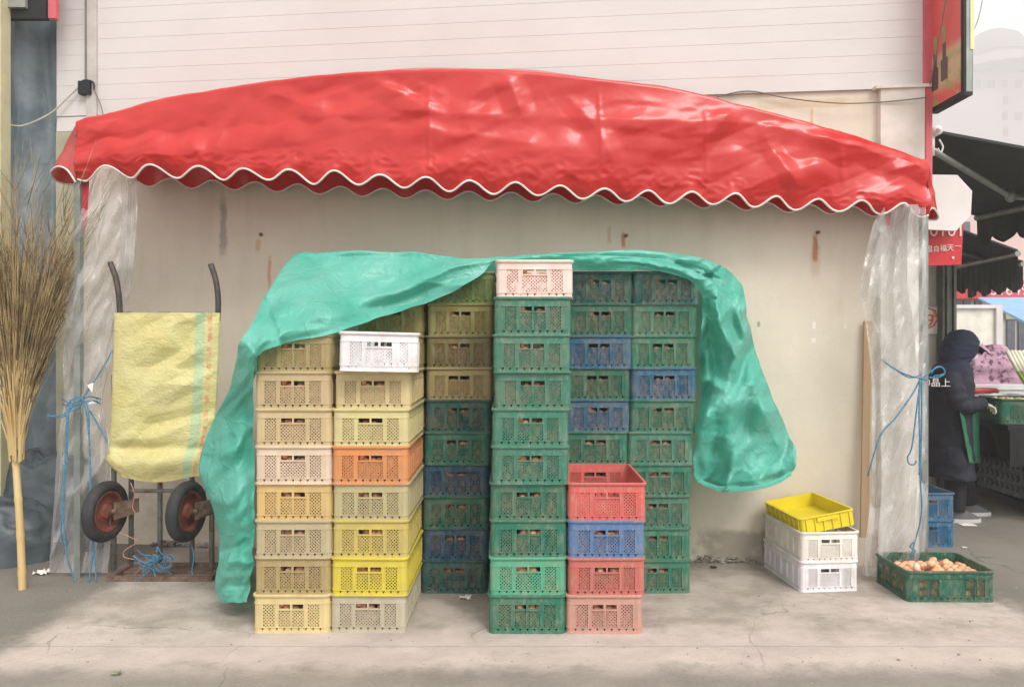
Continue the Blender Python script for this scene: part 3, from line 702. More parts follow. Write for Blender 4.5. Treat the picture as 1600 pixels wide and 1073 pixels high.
def fill_eggs(c, label, right=False, showing=True, n_right=12):
    Mx = Matrix.Translation(c.location) @ Matrix.Rotation(c.rotation_euler[2], 4, 'Z') @ Matrix.Scale(c.scale[0], 4)
    for r_ in range(4):
        for k in range(8):
            if r_ == 3 and k in (3, 4) and showing: continue
            if random.random() < (.1 if r_ < 3 else .35): continue
            p = Mx @ Vector((-.16+k*.0457+random.uniform(-.006, .006)+(.012 if r_ % 2 else -.008), -CD/2+.034+random.uniform(0, .016), .036+r_*.0375+random.uniform(-.004, .004)))
            q = Matrix.Rotation(random.uniform(0, 3.1), 3, random.choice('XYZ'))
            egg_layers.ball(p, .0205, .0205, .0255, 9, 6, q)
    if right:
        for r_ in range(3):
            for k in range(12):
                p = Mx @ Vector((CW/2-.032, -CD/2+.06+k*.042, .036+r_*.038)); egg_layers.ball(p, .0205, .0205, .0255, 8, 5)
    if showing:
        for sgn, w in ((-1, 'left'), (1, 'right')):
            if random.random() < .12: continue
            p = Mx @ Vector((sgn*.034+random.uniform(-.012, .012), -CD/2+.036+random.uniform(0, .02), .117+random.uniform(-.004, .006)))
            place_egg(p, 'egg in %s slot, %s' % (w, label))
def stack(px0, px1, n, yf, items, where, jit=.0062, right=False, eggs=True):
    """px of the stack centre at floor level and at tenth crate height"""
    out = []
    for i, it in enumerate(items):
        cname, var = (it if isinstance(it, tuple) else (it, None))
        px = px0+(px1-px0)*i/9.0
        y = yf+random.uniform(-jit, jit)*1.5
        x = (px-800)/F*yf+random.uniform(-jit, jit)*.7
        o_ = ORD[i]+(' crate' if i == 0 else ' from bottom')
        if i == len(items)-1: pos_ = 'top'
        elif i == 0: pos_ = 'bottom'
        else: pos_ = ORD[i]+' from bottom'
        word = cname.replace('blue dark', 'dark blue')
        lab = '%s egg crate, %s of %s' % (word, pos_, where)
        base = TINT[cname]; j = random.uniform(.93, 1.06)*(.88 if base[0] > .35 and cname != 'pale pink' else 1); base = (base[0]*j, base[1]*j*random.uniform(.98, 1.02), base[2]*j, 1)
        c = make_crate((x, y+CD/2, i*PITCH), random.uniform(-.016, .016), base, lab, MBm if var == 'w' else MA)
        if eggs and var != 'e': fill_eggs(c, '%s crate, %s, %s' % (word, pos_, where), right)
        out.append(c)
    return out
W_ = 'w'
stack(455, 460, 8, 3.75, ['cream yellow', 'olive tan', 'grey tan', 'ochre yellow', ('pinkish cream', W_), ('beige', W_), 'tan', 'olive tan'], 'leftmost front stack')
stack(577, 583, 7, 3.75, [('grey beige', W_), 'bright yellow', 'pale olive yellow', 'greyish olive', ('orange', W_), ('light yellow', W_), ('deep cream', W_)], 'white-topped front stack', right=True)
stack(824, 834, 10, 3.75, ['green', ('mint green', W_), 'green', 'green', ('grey green', W_), 'grey green', 'grey green', 'grey green', 'grey green', ('pale pink', W_)], 'pink-topped tall stack')
stack(946, 950, 3, 3.75, ['dusty pink', ('salmon pink', W_), 'pale blue'], 'short front stack')
make_crate((-.693-.02, 3.66+CD/2, 7*PITCH+.009), R(7.0), TINT['white'], 'clean white empty crate, top of second front stack', MA, 1.0, tilt=R(1.3))
make_crate(((949-800)/F*3.75, 3.745+CD/2, 3*PITCH), R(-.6), TINT['red'], 'empty open red crate, top of short front stack', MBm, 1.015)
stack(604, 611, 10, 4.36, ['tan', 'grey tan', 'pale olive yellow', 'grey beige', 'cream yellow', 'tan', 'olive', 'olive', 'olive', 'green'], 'back stack behind white-topped stack', right=True)
stack(710, 719, 10, 4.35, ['teal', 'blue dark', 'dark green', 'blue dark', 'green', 'teal', ('olive tan', W_), 'dark olive', 'olive', 'olive green'], 'back stack left of pink-topped stack', right=True)
stack(926, 939, 10, 4.35, ['green', 'green', 'green', 'dark green', 'green', 'blue', 'dark green', 'blue', 'dark green', 'teal'], 'back stack behind the short stack')
stack(1026, 1041, 10, 4.35, ['green', 'green', 'grey green', 'green', 'grey green', 'green', ('blue', W_), 'green', 'grey green', 'teal'], 'rightmost back stack')
mb = egg_layers; tag(mb.build('eggs', MT['egg'], smooth=True), 'brown eggs packed behind the lattice walls of the stacked crates', 'eggs', kind='stuff')

# white pair with the yellow tray
c1_ = (1.752+.182*math.cos(R(5))-.265*math.sin(R(5)), 4.365+.182*math.sin(R(5))+.265*math.cos(R(5)))
make_crate((c1_[0], c1_[1], 0), R(5), TINT['white'], 'lower white empty crate on the floor right of the stacks', MBm, .92, 'white empty crates by the wall')
make_crate((c1_[0]+.004, c1_[1]-.004, .179), R(4.4), s(236,230,222), 'upper white empty crate holding the yellow tray', MBm, .92, 'white empty crates by the wall')
def tray():
    t = empty('plastic_tray', (c1_[0]+.004, c1_[1]-.003, .372), (0, R(-9.5), R(4.8)), 'shallow bright yellow plastic tray tilted on top of white crates', 'tray')
    mb = MB(); W, D, H = .338, .500, .095
    for (w, tf) in ((0, 0),):
        ring(mb, W, D, .02, [(0, 0), (.001, H), (-.004, H), (-.005, 0)])
    mb.box(-W/2+.006, W/2-.006, -D/2+.006, D/2-.006, .006, .011)
    for sy in (-1, 1):
        for k in range(6):
            x = -W/2+.03+k*(W-.06)/5; mb.box(x-.002, x+.002, *sorted((sy*D/2, sy*(D/2+.008))), 0, H-.004)
    for sx_ in (-1, 1):
        for k in range(8):
            y = -D/2+.03+k*(D-.06)/7; mb.box(*sorted((sx_*W/2, sx_*(W/2+.008))), y-.002, y+.002, 0, H-.004)
    mb.build('body', MT['yellow_tray'], t)
    mb = MB(); ring(mb, W, D, .02, [(-.004, H-.004), (.009, H-.004), (.010, H+.001), (-.004, H+.003)]); mb.build('rim', MT['yellow_tray'], t, True, 50)
    mb = MB(); mb.box(-.07, .07, -D/2-.014, -D/2-.001, H-.03, H-.008); mb.build('handle', MT['yellow_tray'], t)
tray()

# open green crate full of eggs at right
GS = crate_meshes('low_crate', .51, .375, .18, [(.13,.235),(.255,.36),(.665,.77),(.79,.885)], [(.1,.27),(.31,.48),(.52,.69),(.73,.9)], False, 'slots', cell=.015, bw=.0042)
gc = make_crate((2.563, 4.2+.1875, 0), R(-.5), s(22,88,70), 'low open green crate heaped with loose brown eggs at right', GS, 1, 'open egg crate')
mb = MB(); mb.box(-.0685, .0655, -.1875-.004, -.1875+.001, .04, .128); o = mb.build('label_plate', MT['crate'], gc); o.color = s(18,90,72)
random.seed(5); cells = []
n_e = 0
for lay, (nx, ny, z0, sh) in enumerate([(10, 7, .04, 0), (10, 7, .085, .5), (10, 6, .128, 1)]):
    for i in range(nx):
        for j in range(ny):
            x = -.218+i*.0475+sh*.012+random.uniform(-.006, .006); y = -.15+j*.048+sh*.01+random.uniform(-.006, .006)
            if x > .225 or y > .155: continue
            if lay < 2 and not (i in (0, nx-1) or j == 0): continue
            if lay == 2 and random.random() < .08: continue
            hz = 0 if lay < 2 else .014*math.exp(-((x+.02)**2/.02+(y-.02)**2/.01))
            cells.append((x, y, z0+hz, lay))
cells += [(-.03, -.04, .178, 3), (-.13, -.06, .162, 3), (.09, .02, .168, 3), (.03, .05, .172, 3)]
for x, y, z_, lay in cells:
    pos = gc.matrix_basis @ Vector((x, y, z_))
    if lay == 3:
        lab = {-.03: 'brown egg sitting highest on the heap in the low green crate', -.13: 'pale egg on top near the left front corner of low green crate',
               .09: 'brown egg on top of the heap, right of the highest egg', .03: 'brown egg on the heap just behind the highest egg'}[x]
    else: lab = 'brown egg among the heap in the low open green crate'
    place_egg(pos, lab, pale=(x == -.13), group='eggs in the low open green crate')

# two blue crates behind the right curtain
for k in (0, 1):
    c = make_crate((3.275-CW/2, 5.33+CD/2, k*.2), R(1), s(28,96,134), ['lower blue crate behind the right plastic curtain', 'upper open blue crate with eggs behind the right curtain'][k], MBm, 1.0, 'blue crates behind the curtain')
for i, (x, y) in enumerate([(.13,-.2),(.08,-.24),(.15,-.13),(.1,-.16),(.03,-.2),(.14,-.06),(.09,-.08),(.15,.02)]):
    place_egg(c.matrix_basis @ Vector((x, y, .135)), 'brown egg in the upper blue crate behind the right curtain', group='eggs in the upper blue crate')

# ------------------------------------------------------------------ green tarpaulin
#        outer x,y,Y      inner x,y,Y       back x,y,Y
TP = [
 ((344,940,3.94),(388,938,3.82),(352,925,4.30)),
 ((334,905,3.94),(394,900,3.80),(346,890,4.45)),
 ((341,862,3.96),(396,855,3.80),(352,850,4.55)),
 ((333,800,3.97),(396,795,3.79),(350,800,4.65)),
 ((310,718,3.95),(396,715,3.79),(345,720,4.70)),
 ((333,655,3.97),(397,640,3.79),(365,660,4.75)),
 ((364,583,3.82),(397,580,3.72),(395,590,4.80)),
 ((382,522,3.68),(402,556,3.68),(415,535,4.85)),
 ((416,458,3.96),(440,537,3.68),(440,460,4.90)),
 ((458,399,4.34),(528,516,3.70),(470,425,4.95)),
 ((505,393,4.34),(590,496,4.02),(520,420,4.95)),
 ((590,391,4.32),(655,474,4.20),(600,425,4.95)),
 ((665,395,4.31),(710,453,4.25),(670,425,4.95)),
 ((730,401,4.30),(752,426,4.27),(730,425,4.95)),
 ((780,399,4.34),(778,407,4.30),(780,425,4.95)),
 ((850,393,4.34),(850,414,4.36),(850,420,4.95)),
 ((920,391,4.34),(905,417,4.27),(920,420,4.95)),
 ((1000,390,4.34),(980,420,4.27),(1000,420,4.90)),
 ((1070,397,4.36),(1040,418,4.26),(1065,425,4.90)),
 ((1125,413,4.40),(1085,437,4.26),(1115,440,4.88)),
 ((1160,448,4.44),(1098,462,4.28),(1140,470,4.86)),
 ((1173,505,4.44),(1094,505,4.32),(1150,520,4.85)),
 ((1184,565,4.42),(1092,560,4.34),(1155,575,4.84)),
 ((1208,625,4.40),(1094,618,4.35),(1170,630,4.83)),
 ((1236,685,4.38),(1087,670,4.33),(1190,690,4.80)),
 ((1241,725,4.36),(1083,725,4.31),(1195,730,4.76)),
 ((1215,752,4.34),(1094,752,4.29),(1180,752,4.66)),
 ((1165,764,4.32),(1125,766,4.28),(1150,762,4.50)),
]
T_CR = [ # folds, positive towards the camera
 ([(530,470),(620,455),(700,420),(770,404)],18,.05), ([(520,480),(600,478),(700,440)],20,-.04), ([(440,505),(520,492),(600,480)],10,.02),
 ([(470,403),(560,399),(660,400)],8,-.02), ([(480,396),(600,394)],5,.012), ([(420,500),(480,500),(560,505)],16,-.02), ([(400,545),(450,515),(500,505)],12,.03),
 ([(380,590),(430,500),(480,420)],26,.02), ([(345,650),(360,760),(350,850)],22,.025), ([(385,600),(384,760),(392,880)],14,-.03), ([(335,860),(372,850),(394,842)],10,-.03),
 ([(336,875),(370,872),(392,880)],12,.02), ([(318,712),(360,705),(395,690)],16,.02), ([(365,620),(372,800)],12,.012), ([(345,900),(390,895)],8,.012), ([(345,916),(390,915)],6,-.01),
 ([(800,398),(930,398),(1040,402),(1140,440)],6,-.025), ([(900,410),(1000,412),(1080,425),(1118,448)],9,.03), ([(1010,398),(1100,420),(1150,470)],9,-.03),
 ([(1118,450),(1122,500),(1150,560),(1148,600)],14,.06), ([(1100,470),(1112,540),(1125,600)],14,-.05), ([(1150,440),(1165,500),(1172,560)],16,.03),
 ([(1140,480),(1155,540)],10,-.04), ([(1145,600),(1140,680),(1160,745)],26,.035), ([(1110,620),(1095,690),(1100,740)],20,.04), ([(1165,560),(1190,640),(1225,720)],20,.035),
 ([(1170,600),(1165,680)],16,-.045), ([(1125,640),(1120,720)],16,-.035), ([(1205,660),(1195,740)],18,-.03), ([(1095,590),(1130,610),(1110,640)],14,.04),
 ([(1095,750),(1130,757),(1180,753),(1235,735)],6,-.016)]
def tarp_v(U, V):
    a = [tuple(t[k]) for t in TP for k in ()]
    o_ = cr([t[0] for t in TP], U); i_ = cr([t[1] for t in TP], U); b_ = cr([t[2] for t in TP], U)
    if V <= 1:
        px = i_[0]+(o_[0]-i_[0])*V; py = i_[1]+(o_[1]-i_[1])*V
        h = math.sin(math.pi*V*.5)
        Y = i_[2]+(o_[2]-i_[2])*(V**1.35)
        hang = 1 if U > 20 else (.5 if U < 7 else .25)
        Y -= .05*math.sin(math.pi*V)*hang
    else:
        w = V-1; px = o_[0]+(b_[0]-o_[0])*w; py = o_[1]+(b_[1]-o_[1])*w; Y = o_[2]+(b_[2]-o_[2])*w
    k = 1 if V < 1 else max(0, 1-(V-1)*2)
    d = creases(px, py, T_CR)*k*min(1, .35+V*3)*(1.5 if U > 18 else 1)
    n1 = nz(px*.012, py*.02, 1); n2 = ridg(px*.035, py*.045, U*.2); sx_, sy_ = (1/26, 1/70) if U > 18.5 else ((1/34, 1/60) if U < 8 else (1/70, 1/34)); n3 = facet(px*sx_*2.3, py*sy_*2.6, 2); n4 = facet(px*sx_, py*sy_, 6)
    hgt = 1.0 if U < 8 else (1.5 if U > 19 else .6)
    d += (.016*n1+.022*(n3-.5)+.075*(n4-.5))*hgt
    # ragged outline
    jx = 3.0*nz(U*1.7, V*2, 7)+9*(noise.voronoi(Vector((U*1.1, V*1.5, 2)))[0][0]-.45); jy = 2.5*nz(U*1.9, V*2, 17)+5*(noise.voronoi(Vector((U*1.0, V*1.2, 12)))[0][0]-.45)
    if 8 < U < 19: jx = 0; jy *= .8
    return P(px+jx, py+jy, Y-d)
nU = 27*18; nVs = [k/34 for k in range(35)]+[1+k/8 for k in range(1, 9)]
rows = [[tarp_v(27*i/nU, V) for V in nVs] for i in range(nU+1)]
mb = MB(); mb.grid(rows)
tp = empty('tarpaulin', label='crumpled turquoise green tarpaulin draped over the stacked egg crates', cat='tarpaulin')
o = mb.build('sheet', MT['tarp'], tp, smooth=True)
# folded-over second layer of tarp along the top and the hem at the bottom right
def lip(u, v):
    ctl = [(778,403,4.26),(850,396,4.22),(900,399,4.20),(935,397,4.18),(990,402,4.18),(1040,410,4.19),(1085,422,4.20),(1118,444,4.2),(1124,462,4.2)]
    low = [(778,409,4.30),(850,410,4.30),(900,419,4.28),(940,421,4.24),(985,415,4.24),(1035,423,4.24),(1078,437,4.24),(1100,462,4.25),(1118,468,4.22)]
    c = cr(ctl, u*8); l = cr(low, u*8); px = l[0]+(c[0]-l[0])*v; py = l[1]+(c[1]-l[1])*v
    Y = l[2]+(c[2]-l[2])*v-.045*math.sin(math.pi*v)-.02*ridg(px*.03, py*.06, 8)-.012*nz(px*.05, py*.1)
    return P(px, py+1.5*nz(px*.04, 1), Y)
cloth(lip, 160, 20).build('folded_edge', MT['tarp'], tp, smooth=True)
mb = MB(); hemline = [tarp_v(24.6+2.4*i/60, .02+0*i) for i in range(61)]
pts = [P(*cr([(1084,742),(1096,755),(1125,765),(1165,766),(1205,758),(1236,742)], 5*i/60), 4.26+.05*math.sin(i*.1)) for i in range(61)]
rows = [[p+Vector((0, -.002*math.sin(k/4*math.pi), .030*(k/4)+.006*nz(i*.2, k))) for k in range(5)] for i, p in enumerate(pts)]
mb.grid(rows); mb.build('hem', MT['tarp'], tp, smooth=True)

# ------------------------------------------------------------------ hand truck with yellow sack
ht = empty('hand_truck', label='rusty hand truck standing on its toe plate against the wall', cat='hand truck')
YT = 4.62
for pts in ([(188,500),(187,480),(185,455),(180,430),(172,408)], [(340,500),(341,478),(340,455),(336,432),(329,411)]):
    mb = MB(); mb.tube(smooth_path([P(a, b_, YT+.02) for a, b_ in pts]), .018, 10); mb.build('handle', MT['steel_dark'], ht, True)
for px, y0, Yp in ((205,880,4.84),(250,888,4.84),(300,890,4.80),(178,893,4.72),(331,895,4.72)):
    a = P(px, 760, Yp); mb = MB(); mb.tube([Vector((a.x, a.y, .03)), Vector((a.x, Yp, 1.3 if px not in (250,300) else 1.1))], .017, 10); mb.build('upright', MT['steel'], ht, True)
a, b_ = P(168, 905, 4.58), P(333, 905, 4.58)
mb = MB(); mb.box(a.x, b_.x, 4.56, 4.59, .002, .032); mb.box(a.x, b_.x, 4.82, 4.86, .002, .032); mb.box(a.x, a.x+.035, 4.59, 4.82, .002, .032); mb.box(b_.x-.035, b_.x, 4.59, 4.82, .002, .032); mb.box(a.x+.035, b_.x-.035, 4.70, 4.82, .004, .016)
mb.build('toe_plate', MT['rust'], ht)
mb = MB(); mb.tube([P(190, 487, YT+.04), P(342, 489, YT+.04)], .010, 8); mb.build('crossbar', MT['steel'], ht)
mb = MB(); mb.tube([P(205, 765, 4.74), P(330, 765, 4.74)], .013, 8); mb.build('crossbar', MT['steel'], ht)
for px in (165, 292):
    c = P(px, 797, 4.6); w = empty('wheel', c); w.parent = ht
    r = .193; tyre = MB(); prof = []
    for k in range(17):
        a_ = 2*math.pi*k/16; prof.append((r-.034+.034*math.cos(a_), -.0+.040*math.sin(a_)))
    tyre.lathe(prof, (0, 0, 0), (1, -.14, 0), 48); tyre.build('tyre', MT['rubber'], w, True)
    rim = MB(); rim.lathe([(r-.062,-.022),(r-.058,-.028),(r-.075,-.024),(r-.085,-.004),(.05,.004),(.045,.02),(.02,.03),(.02,.045),(.001,.045)], (0,0,0), (1,-.14,0), 32)
    rim.lathe([(r-.06,.022),(r-.066,.030),(r-.078,.026),(r-.085,.0),(.05,-.006),(.04,-.02),(.001,-.03)], (0,0,0), (1,-.14,0), 32)
    rim.build('rim', MT['rust_red'], w, True, 40)
    mb = MB(); q = c+Vector((.05, .0, 0)); mb.quadbox(q+Vector((0, 0, -.055)), q+Vector((.10, .12, -.03)), q+Vector((.10, .12, .06)), q+Vector((0, 0, .055)), (.006, -.006, 0))
    mb.tube([c+Vector((-.02, 0, 0)), c+Vector((.07, 0, 0))], .016, 10); mb.build('bracket', MT['rust'], ht)
def sack_f(u, v, back=0):
    # u across 0..1, v down 0..1
    L = [(0,178),(.3,176),(.7,172),(.82,168),(.9,166),(1,188)]; Rr = [(0,344),(.3,342),(.7,336),(.82,330),(.9,322),(1,316)]
    l = cinterp(L, v); r = cinterp(Rr, v); px = l+(r-l)*u
    py = 487+(748-487)*v+5*math.sin(u*7)*(v > 2)+v*2*math.sin(u*5)-10*(1-abs(u-.45)*1.1)*0
    if v > .8: py += (v-.8)/.2*(8*math.sin(math.pi*u)-6)
    roll = math.exp(-((v-.9)/.07)**2)
    d = .02+.06*math.sin(math.pi*min(1, v*.9+.1))*math.sin(math.pi*u)**.5*.5+.05*roll*(.7+.3*u)
    d -= .035*math.exp(-((v-.80-.02*u)/.03)**2)*(1-u*.5)
    ln = seg_d(px, py, [(185,708),(240,660),(330,640)])[0]; d -= .022*max(0, 1-ln/14)
    d += .003*ridg(px*.03, py*.04, 1)+.009*nz(px*.03, py*.03, 4)+.020*facet(px/36, py/30, 7)
    if back: return P(px, py, 4.66+.02*math.sin(math.pi*u))
    return P(px, py, 4.62-d*math.sin(math.pi*min(1, max(0, u)))**.25)
mb = MB(); NU_, NV_ = 110, 150
mb.grid([[sack_f(i/NU_, j/NV_) for j in range(NV_+1)] for i in range(NU_+1)])
nfront = len(mb.f)
mb.grid([[sack_f(i/20, j/30, 1) for j in range(31)] for i in range(21)])
sack = mb.build('woven_sack', MT['sack'], smooth=True)
uvl = sack.data.uv_layers.new(name='UVMap')
nn = (NU_+1)*(NV_+1)
for l in sack.data.loops:
    i = l.vertex_index
    uvl.data[l.index].uv = ((i//(NV_+1))/NU_, (i % (NV_+1))/NV_) if i < nn else (((i-nn)//31)/20, ((i-nn) % 31)/30)
tag(sack, 'crinkled yellow woven sack with green stripe hung over the hand truck', 'sack')
random.seed(9); mb = MB()
for k in range(26):
    a = P(random.uniform(225, 262), random.uniform(862, 892), 4.56); pts = [a]
    for q in range(4): a = a+Vector((random.uniform(-.05, .05), random.uniform(-.02, .02), random.uniform(-.04, .035))); a.z = max(a.z, .008); pts.append(a)
    mb.tube(smooth_path(pts, 4), .003, 5)
mb.tube(smooth_path(Q(4.57,(208,866),(222,876),(235,880),(243,900),(240,912)), 4), .005, 6)
tag(mb.build('twine', MT['rope'], smooth=True), 'frayed blue twine tangled on the toe plate of the hand truck', 'twine')
twine([Q(4.6,(300,852),(303,870),(300,890),(304,898))], 'short blue twine hanging below the right truck wheel')
twine([Q(4.6,(186,830),(205,838),(214,845),(195,858),(194,868),(210,872))], 'faded pink twine looping out below the left truck wheel', mat='rope_pink', r=.003)
twine([Q(4.6,(215,870),(219,885),(208,898),(206,905))], 'short faded pink twine end on the toe plate beside the blue tangle', mat='rope_pink', r=.003)
twine([Q(4.6,(204,752),(210,770),(207,790),(212,800))], 'faded pink twine hanging beside the bracket of the left truck wheel', mat='rope_pink', r=.003)

# ------------------------------------------------------------------ broom
br = empty('broom', label='large bamboo twig broom standing upside down at the far left', cat='broom')
h0, h1 = P(35, 922, 4.42), P(22, 640, 4.62)
mb = MB(); pts = []; rs = []
for k in range(41):
    t_ = k/40; pts.append(h0.lerp(h1, t_)+Vector((.004*math.sin(t_*6), 0, 0))); rs.append(.026-.003*t_+(.0035 if (k % 8) == 4 else 0))
mb.tube(pts, [q_*.85 for q_ in rs], 14); mb.build('handle', MT['bamboo'], br, True, 60)
random.seed(21); mb1 = MB(); mb2 = MB()
base = P(26, 690, 4.55)
for k in range(470):
    a0 = random.uniform(0, 2*math.pi); rr = random.random()**.5
    st_ = base+Vector((math.cos(a0)*.035*rr, math.sin(a0)*.035*rr, random.uniform(-.05, .16)))
    # target spread
    L = random.uniform(.8, 1.45) if k % 4 else random.uniform(1.2, 1.95)
    spread = (.12+.33*rr)*L/1.6
    dx = math.cos(a0)*spread+.03; dy = math.sin(a0)*spread*.65+.12
    z1 = L*.96
    cps = [st_]
    for q in range(1, 7):
        t_ = q/6
        cps.append(st_+Vector((dx*t_**1.45+.028*random.uniform(-1, 1)*t_, dy*t_**1.3+.022*random.uniform(-1, 1)*t_, z1*t_)))
    r0 = random.uniform(.0026, .0048)
    mb1.tube(cps, [r0*(1-.75*q/6) for q in range(7)], 5, False)
    for b2 in range(random.choice((1, 2, 3, 4))):
        q = random.randint(2, 5); p0 = cps[q]; d = (cps[min(q+1, 6)]-cps[q-1]).normalized()
        side = Vector((random.uniform(-1, 1), random.uniform(-.6, .6), random.uniform(-.1, .6))); ln = random.uniform(.08, .26)
        e = [p0, p0+(d*.7+side*.5)*ln*.5, p0+(d*.9+side*.6)*ln+Vector((0, 0, random.uniform(-.02, .03)))]
        mb2.tube(e, [.002, .0014, .0007], 4, False)
o = mb1.build('twig_bundle', MT['twig'], br); o['kind'] = 'stuff'
o = mb2.build('twig_tips', MT['twig2'], br); o['kind'] = 'stuff'
mb = MB()
for k in range(70):       # short stiff twigs around the neck
    a0 = random.uniform(0, 2*math.pi); z0 = random.uniform(-.12, .05)
    p0 = base+Vector((math.cos(a0)*.034, math.sin(a0)*.034, z0)); L = random.uniform(.25, .5)
    mb.tube([p0, p0+Vector((math.cos(a0)*.01, math.sin(a0)*.01, L*.5)), p0+Vector((math.cos(a0)*.05, math.sin(a0)*.04, L))], [.0065, .006, .004], 6)
o = mb.build('neck_twigs', MT['bamboo'], br, True, 50); o['kind'] = 'stuff'

# ------------------------------------------------------------------ litter
def scrap(px, py, w, mat, label, cat, name, sd, hk=.5):
    mb = MB(); p = P(px, py, CZ*F/(py-535)); n = 7
    mb.grid([[Vector((p.x+(i/n-.5)*w+.2*w*nz(i, j, sd), p.y+(j/n-.5)*w*.7+.2*w*nz(i, j, sd+3),   .006+abs(hk*w*nz(i*.6, j*.6, sd+9)))) for j in range(n+1)] for i in range(n+1)])
    tag(mb.build(name, MT[mat]), label, cat)
scrap(66, 895, .09, 'paper', 'torn whitish paper scrap on the ground right of the broom handle', 'litter', 'paper_scrap', 1)
scrap(727, 934, .07, 'paper', 'crumpled white scrap on the concrete between the crate stacks', 'litter', 'paper_scrap', 4)
scrap(182, 1052, .04, 'leaf', 'pale green leaf lying at the front edge of the concrete', 'leaf', 'leaf', 6)
scrap(1115, 886, .04, 'black', 'small dark scrap on the floor beside the rightmost back stack', 'litter', 'litter_scrap', 8)
scrap(1512, 819, .12, 'paper', 'flat pale paper on the asphalt by the person\'s shoe', 'litter', 'paper_scrap', 12, .06)
scrap(1507, 855, .03, 'paper', 'tiny white speck of paper on the asphalt at right', 'litter', 'paper_scrap', 14)

random.seed(77); mb = MB()
for k in range(420):
    x = random.uniform(-2.6, 3.6); y = 3.1+2.0*random.random()
    if y > 3.72 and -1.4 < x < 1.2: continue
    r = random.uniform(.0015, .005)*(1.6 if k % 23 == 0 else 1); mb.ball((x, y, r*.4), r*1.3, r, r*.7, 6, 4)
tag(mb.build('grit', M("grit", s(120, 112, 100), .9, s(190, 182, 170), 3), smooth=True), 'small crumbs and grit scattered over the concrete', 'grit', kind='stuff')
# ------------------------------------------------------------------ right side: market street
def text(body, size, loc, rot, mat, parent=None, name='lettering', width=None, ext=.001):
    c = bpy.data.curves.new(name, 'FONT'); c.body = body; c.size = size; c.align_x = 'CENTER'; c.align_y = 'CENTER'; c.extrude = ext
    o = bpy.data.objects.new(name, c); COL.objects.link(o)
    bpy.context.view_layer.update(); dg = bpy.context.evaluated_depsgraph_get()
    me = bpy.data.meshes.new_from_object(o.evaluated_get(dg)); COL.objects.unlink(o); bpy.data.objects.remove(o)
    me.materials.clear(); me.materials.append(MT[mat]); n = link(bpy.data.objects.new(name, me), parent); n.location = loc; n.rotation_euler = rot
    return n
# projecting light box on the corner
lb = empty('light_box_sign', label='projecting light box sign with bottles and food on red, top right', cat='sign')
ny, fy = 4.46, 4.83; xx = 2.80
zt_, zb_ = 4.4, 3.045
mb = MB(); mb.box(xx, xx+.055, ny, ny+.03, zb_, zt_); mb.box(xx, xx+.055, ny+.03, fy, zb_, zb_+.03); mb.build('frame', MT['black'], lb)
mb = MB(); mb.box(xx+.012, xx+.05, ny-.004, ny, zb_+.02, zt_); mb.build('edge_strip', MT['alu'], lb)
mb = MB(); mb.box(xx+.035, xx+.060, ny-.008, ny-.004, zb_+.28, zt_); mb.build('edge_strip', MT['lamp_yellow'], lb)
m, nt, b = newmat("printed_sign_face"); v = nt.pos(); sx = nt.node("ShaderNodeSeparateXYZ"); nt.l.new(v, sx.inputs[0])
zz = sx.outputs[2]; c_ = nt.mix(nt.math('MULTIPLY', nt.math('SUBTRACT', 1, nt.sstep(zz, 3.36, 3.44)), nt.sstep(zz, 3.12, 3.2)), s(206,84,78), s(190,160,120))
c_ = nt.mix(nt.math('MULTIPLY', nt.math('SUBTRACT', 1, nt.sstep(zz, 3.3, 3.4)), nt.ramp(nt.noise(v, 12, 4), .45, .6)), c_, s(150,150,90))
nt.l.new(c_, b.inputs['Base Color']); b.inputs['Roughness'].default_value = .25
mb = MB(); mb.box(xx-.002, xx+.05, ny+.03, fy, zb_+.03, zt_); mb.build('face', m, lb)
bottle_d = M("bottle_print_dark", s(92, 74, 74), .3); bottle_g = M("bottle_print_green", s(150, 150, 92), .3)
for yy, z0 in ((4.76, 3.26), (4.66, 3.29)):
    for (w, za, zb2, mm) in ((.035, z0-.08, z0+.06, bottle_d), (.018, z0+.06, z0+.16, bottle_d), (.016, z0+.16, z0+.27, bottle_g)):
        mb = MB(); mb.box(xx-.0035, xx-.0025, yy-w, yy+w, za, zb2); mb.build('bottle_print', mm, lb)
mb = MB(); mb.tube(smooth_path([(xx-.02, 4.5, 4.3), (xx-.03, 4.6, 3.7), (xx-.02, 4.8, 3.2)]), .004, 5)
tag(mb.build('cable', MT['cable']), 'thin wire crossing the light box sign at top right', 'cable')
# awnings
def dark_awning(pts, valance, drop, pitch, label, arm):
    t = empty('market_awning', label=label, cat='awning', group='dark folding awnings over the market lane')
    a, b_, c, d = [Vector(p) for p in pts]       # a,b near edge wall->front ; d,c far edge wall->front
    mb = MB(); mb.quadbox(a, b_, c, d, (0, 0, .02)); mb.build('canopy', MT['black_fabric'], t)
    mb = MB(); mb.tube([b_+Vector((0, 0, -.02)), c+Vector((0, 0, -.02))], .03, 8); mb.build('front_bar', MT['alu'], t)
    mb = MB(); n = 140; rows = []
    L = (c-b_).length
    for i in range(n+1):
        p = b_.lerp(c, i/n); k = drop*(.72+.28*abs(math.sin(math.pi*i/n*L/pitch))**.8)
        rows.append([p+Vector((.0, 0, -.03)), p+Vector((.006*math.sin(i*.5), 0, -.03-k*.5)), p+Vector((.010*math.sin(i*.5), 0, -.03-k))])
    mb.grid(rows); mb.build('valance', MT['black_fabric'], t, True)
    mb = MB(); mb.tube([Vector(q) for q in arm], .022, 8)
    mb.ball(arm[1], .04, .04, .05); mb.build('arm', MT['alu'], t, True)
    return t
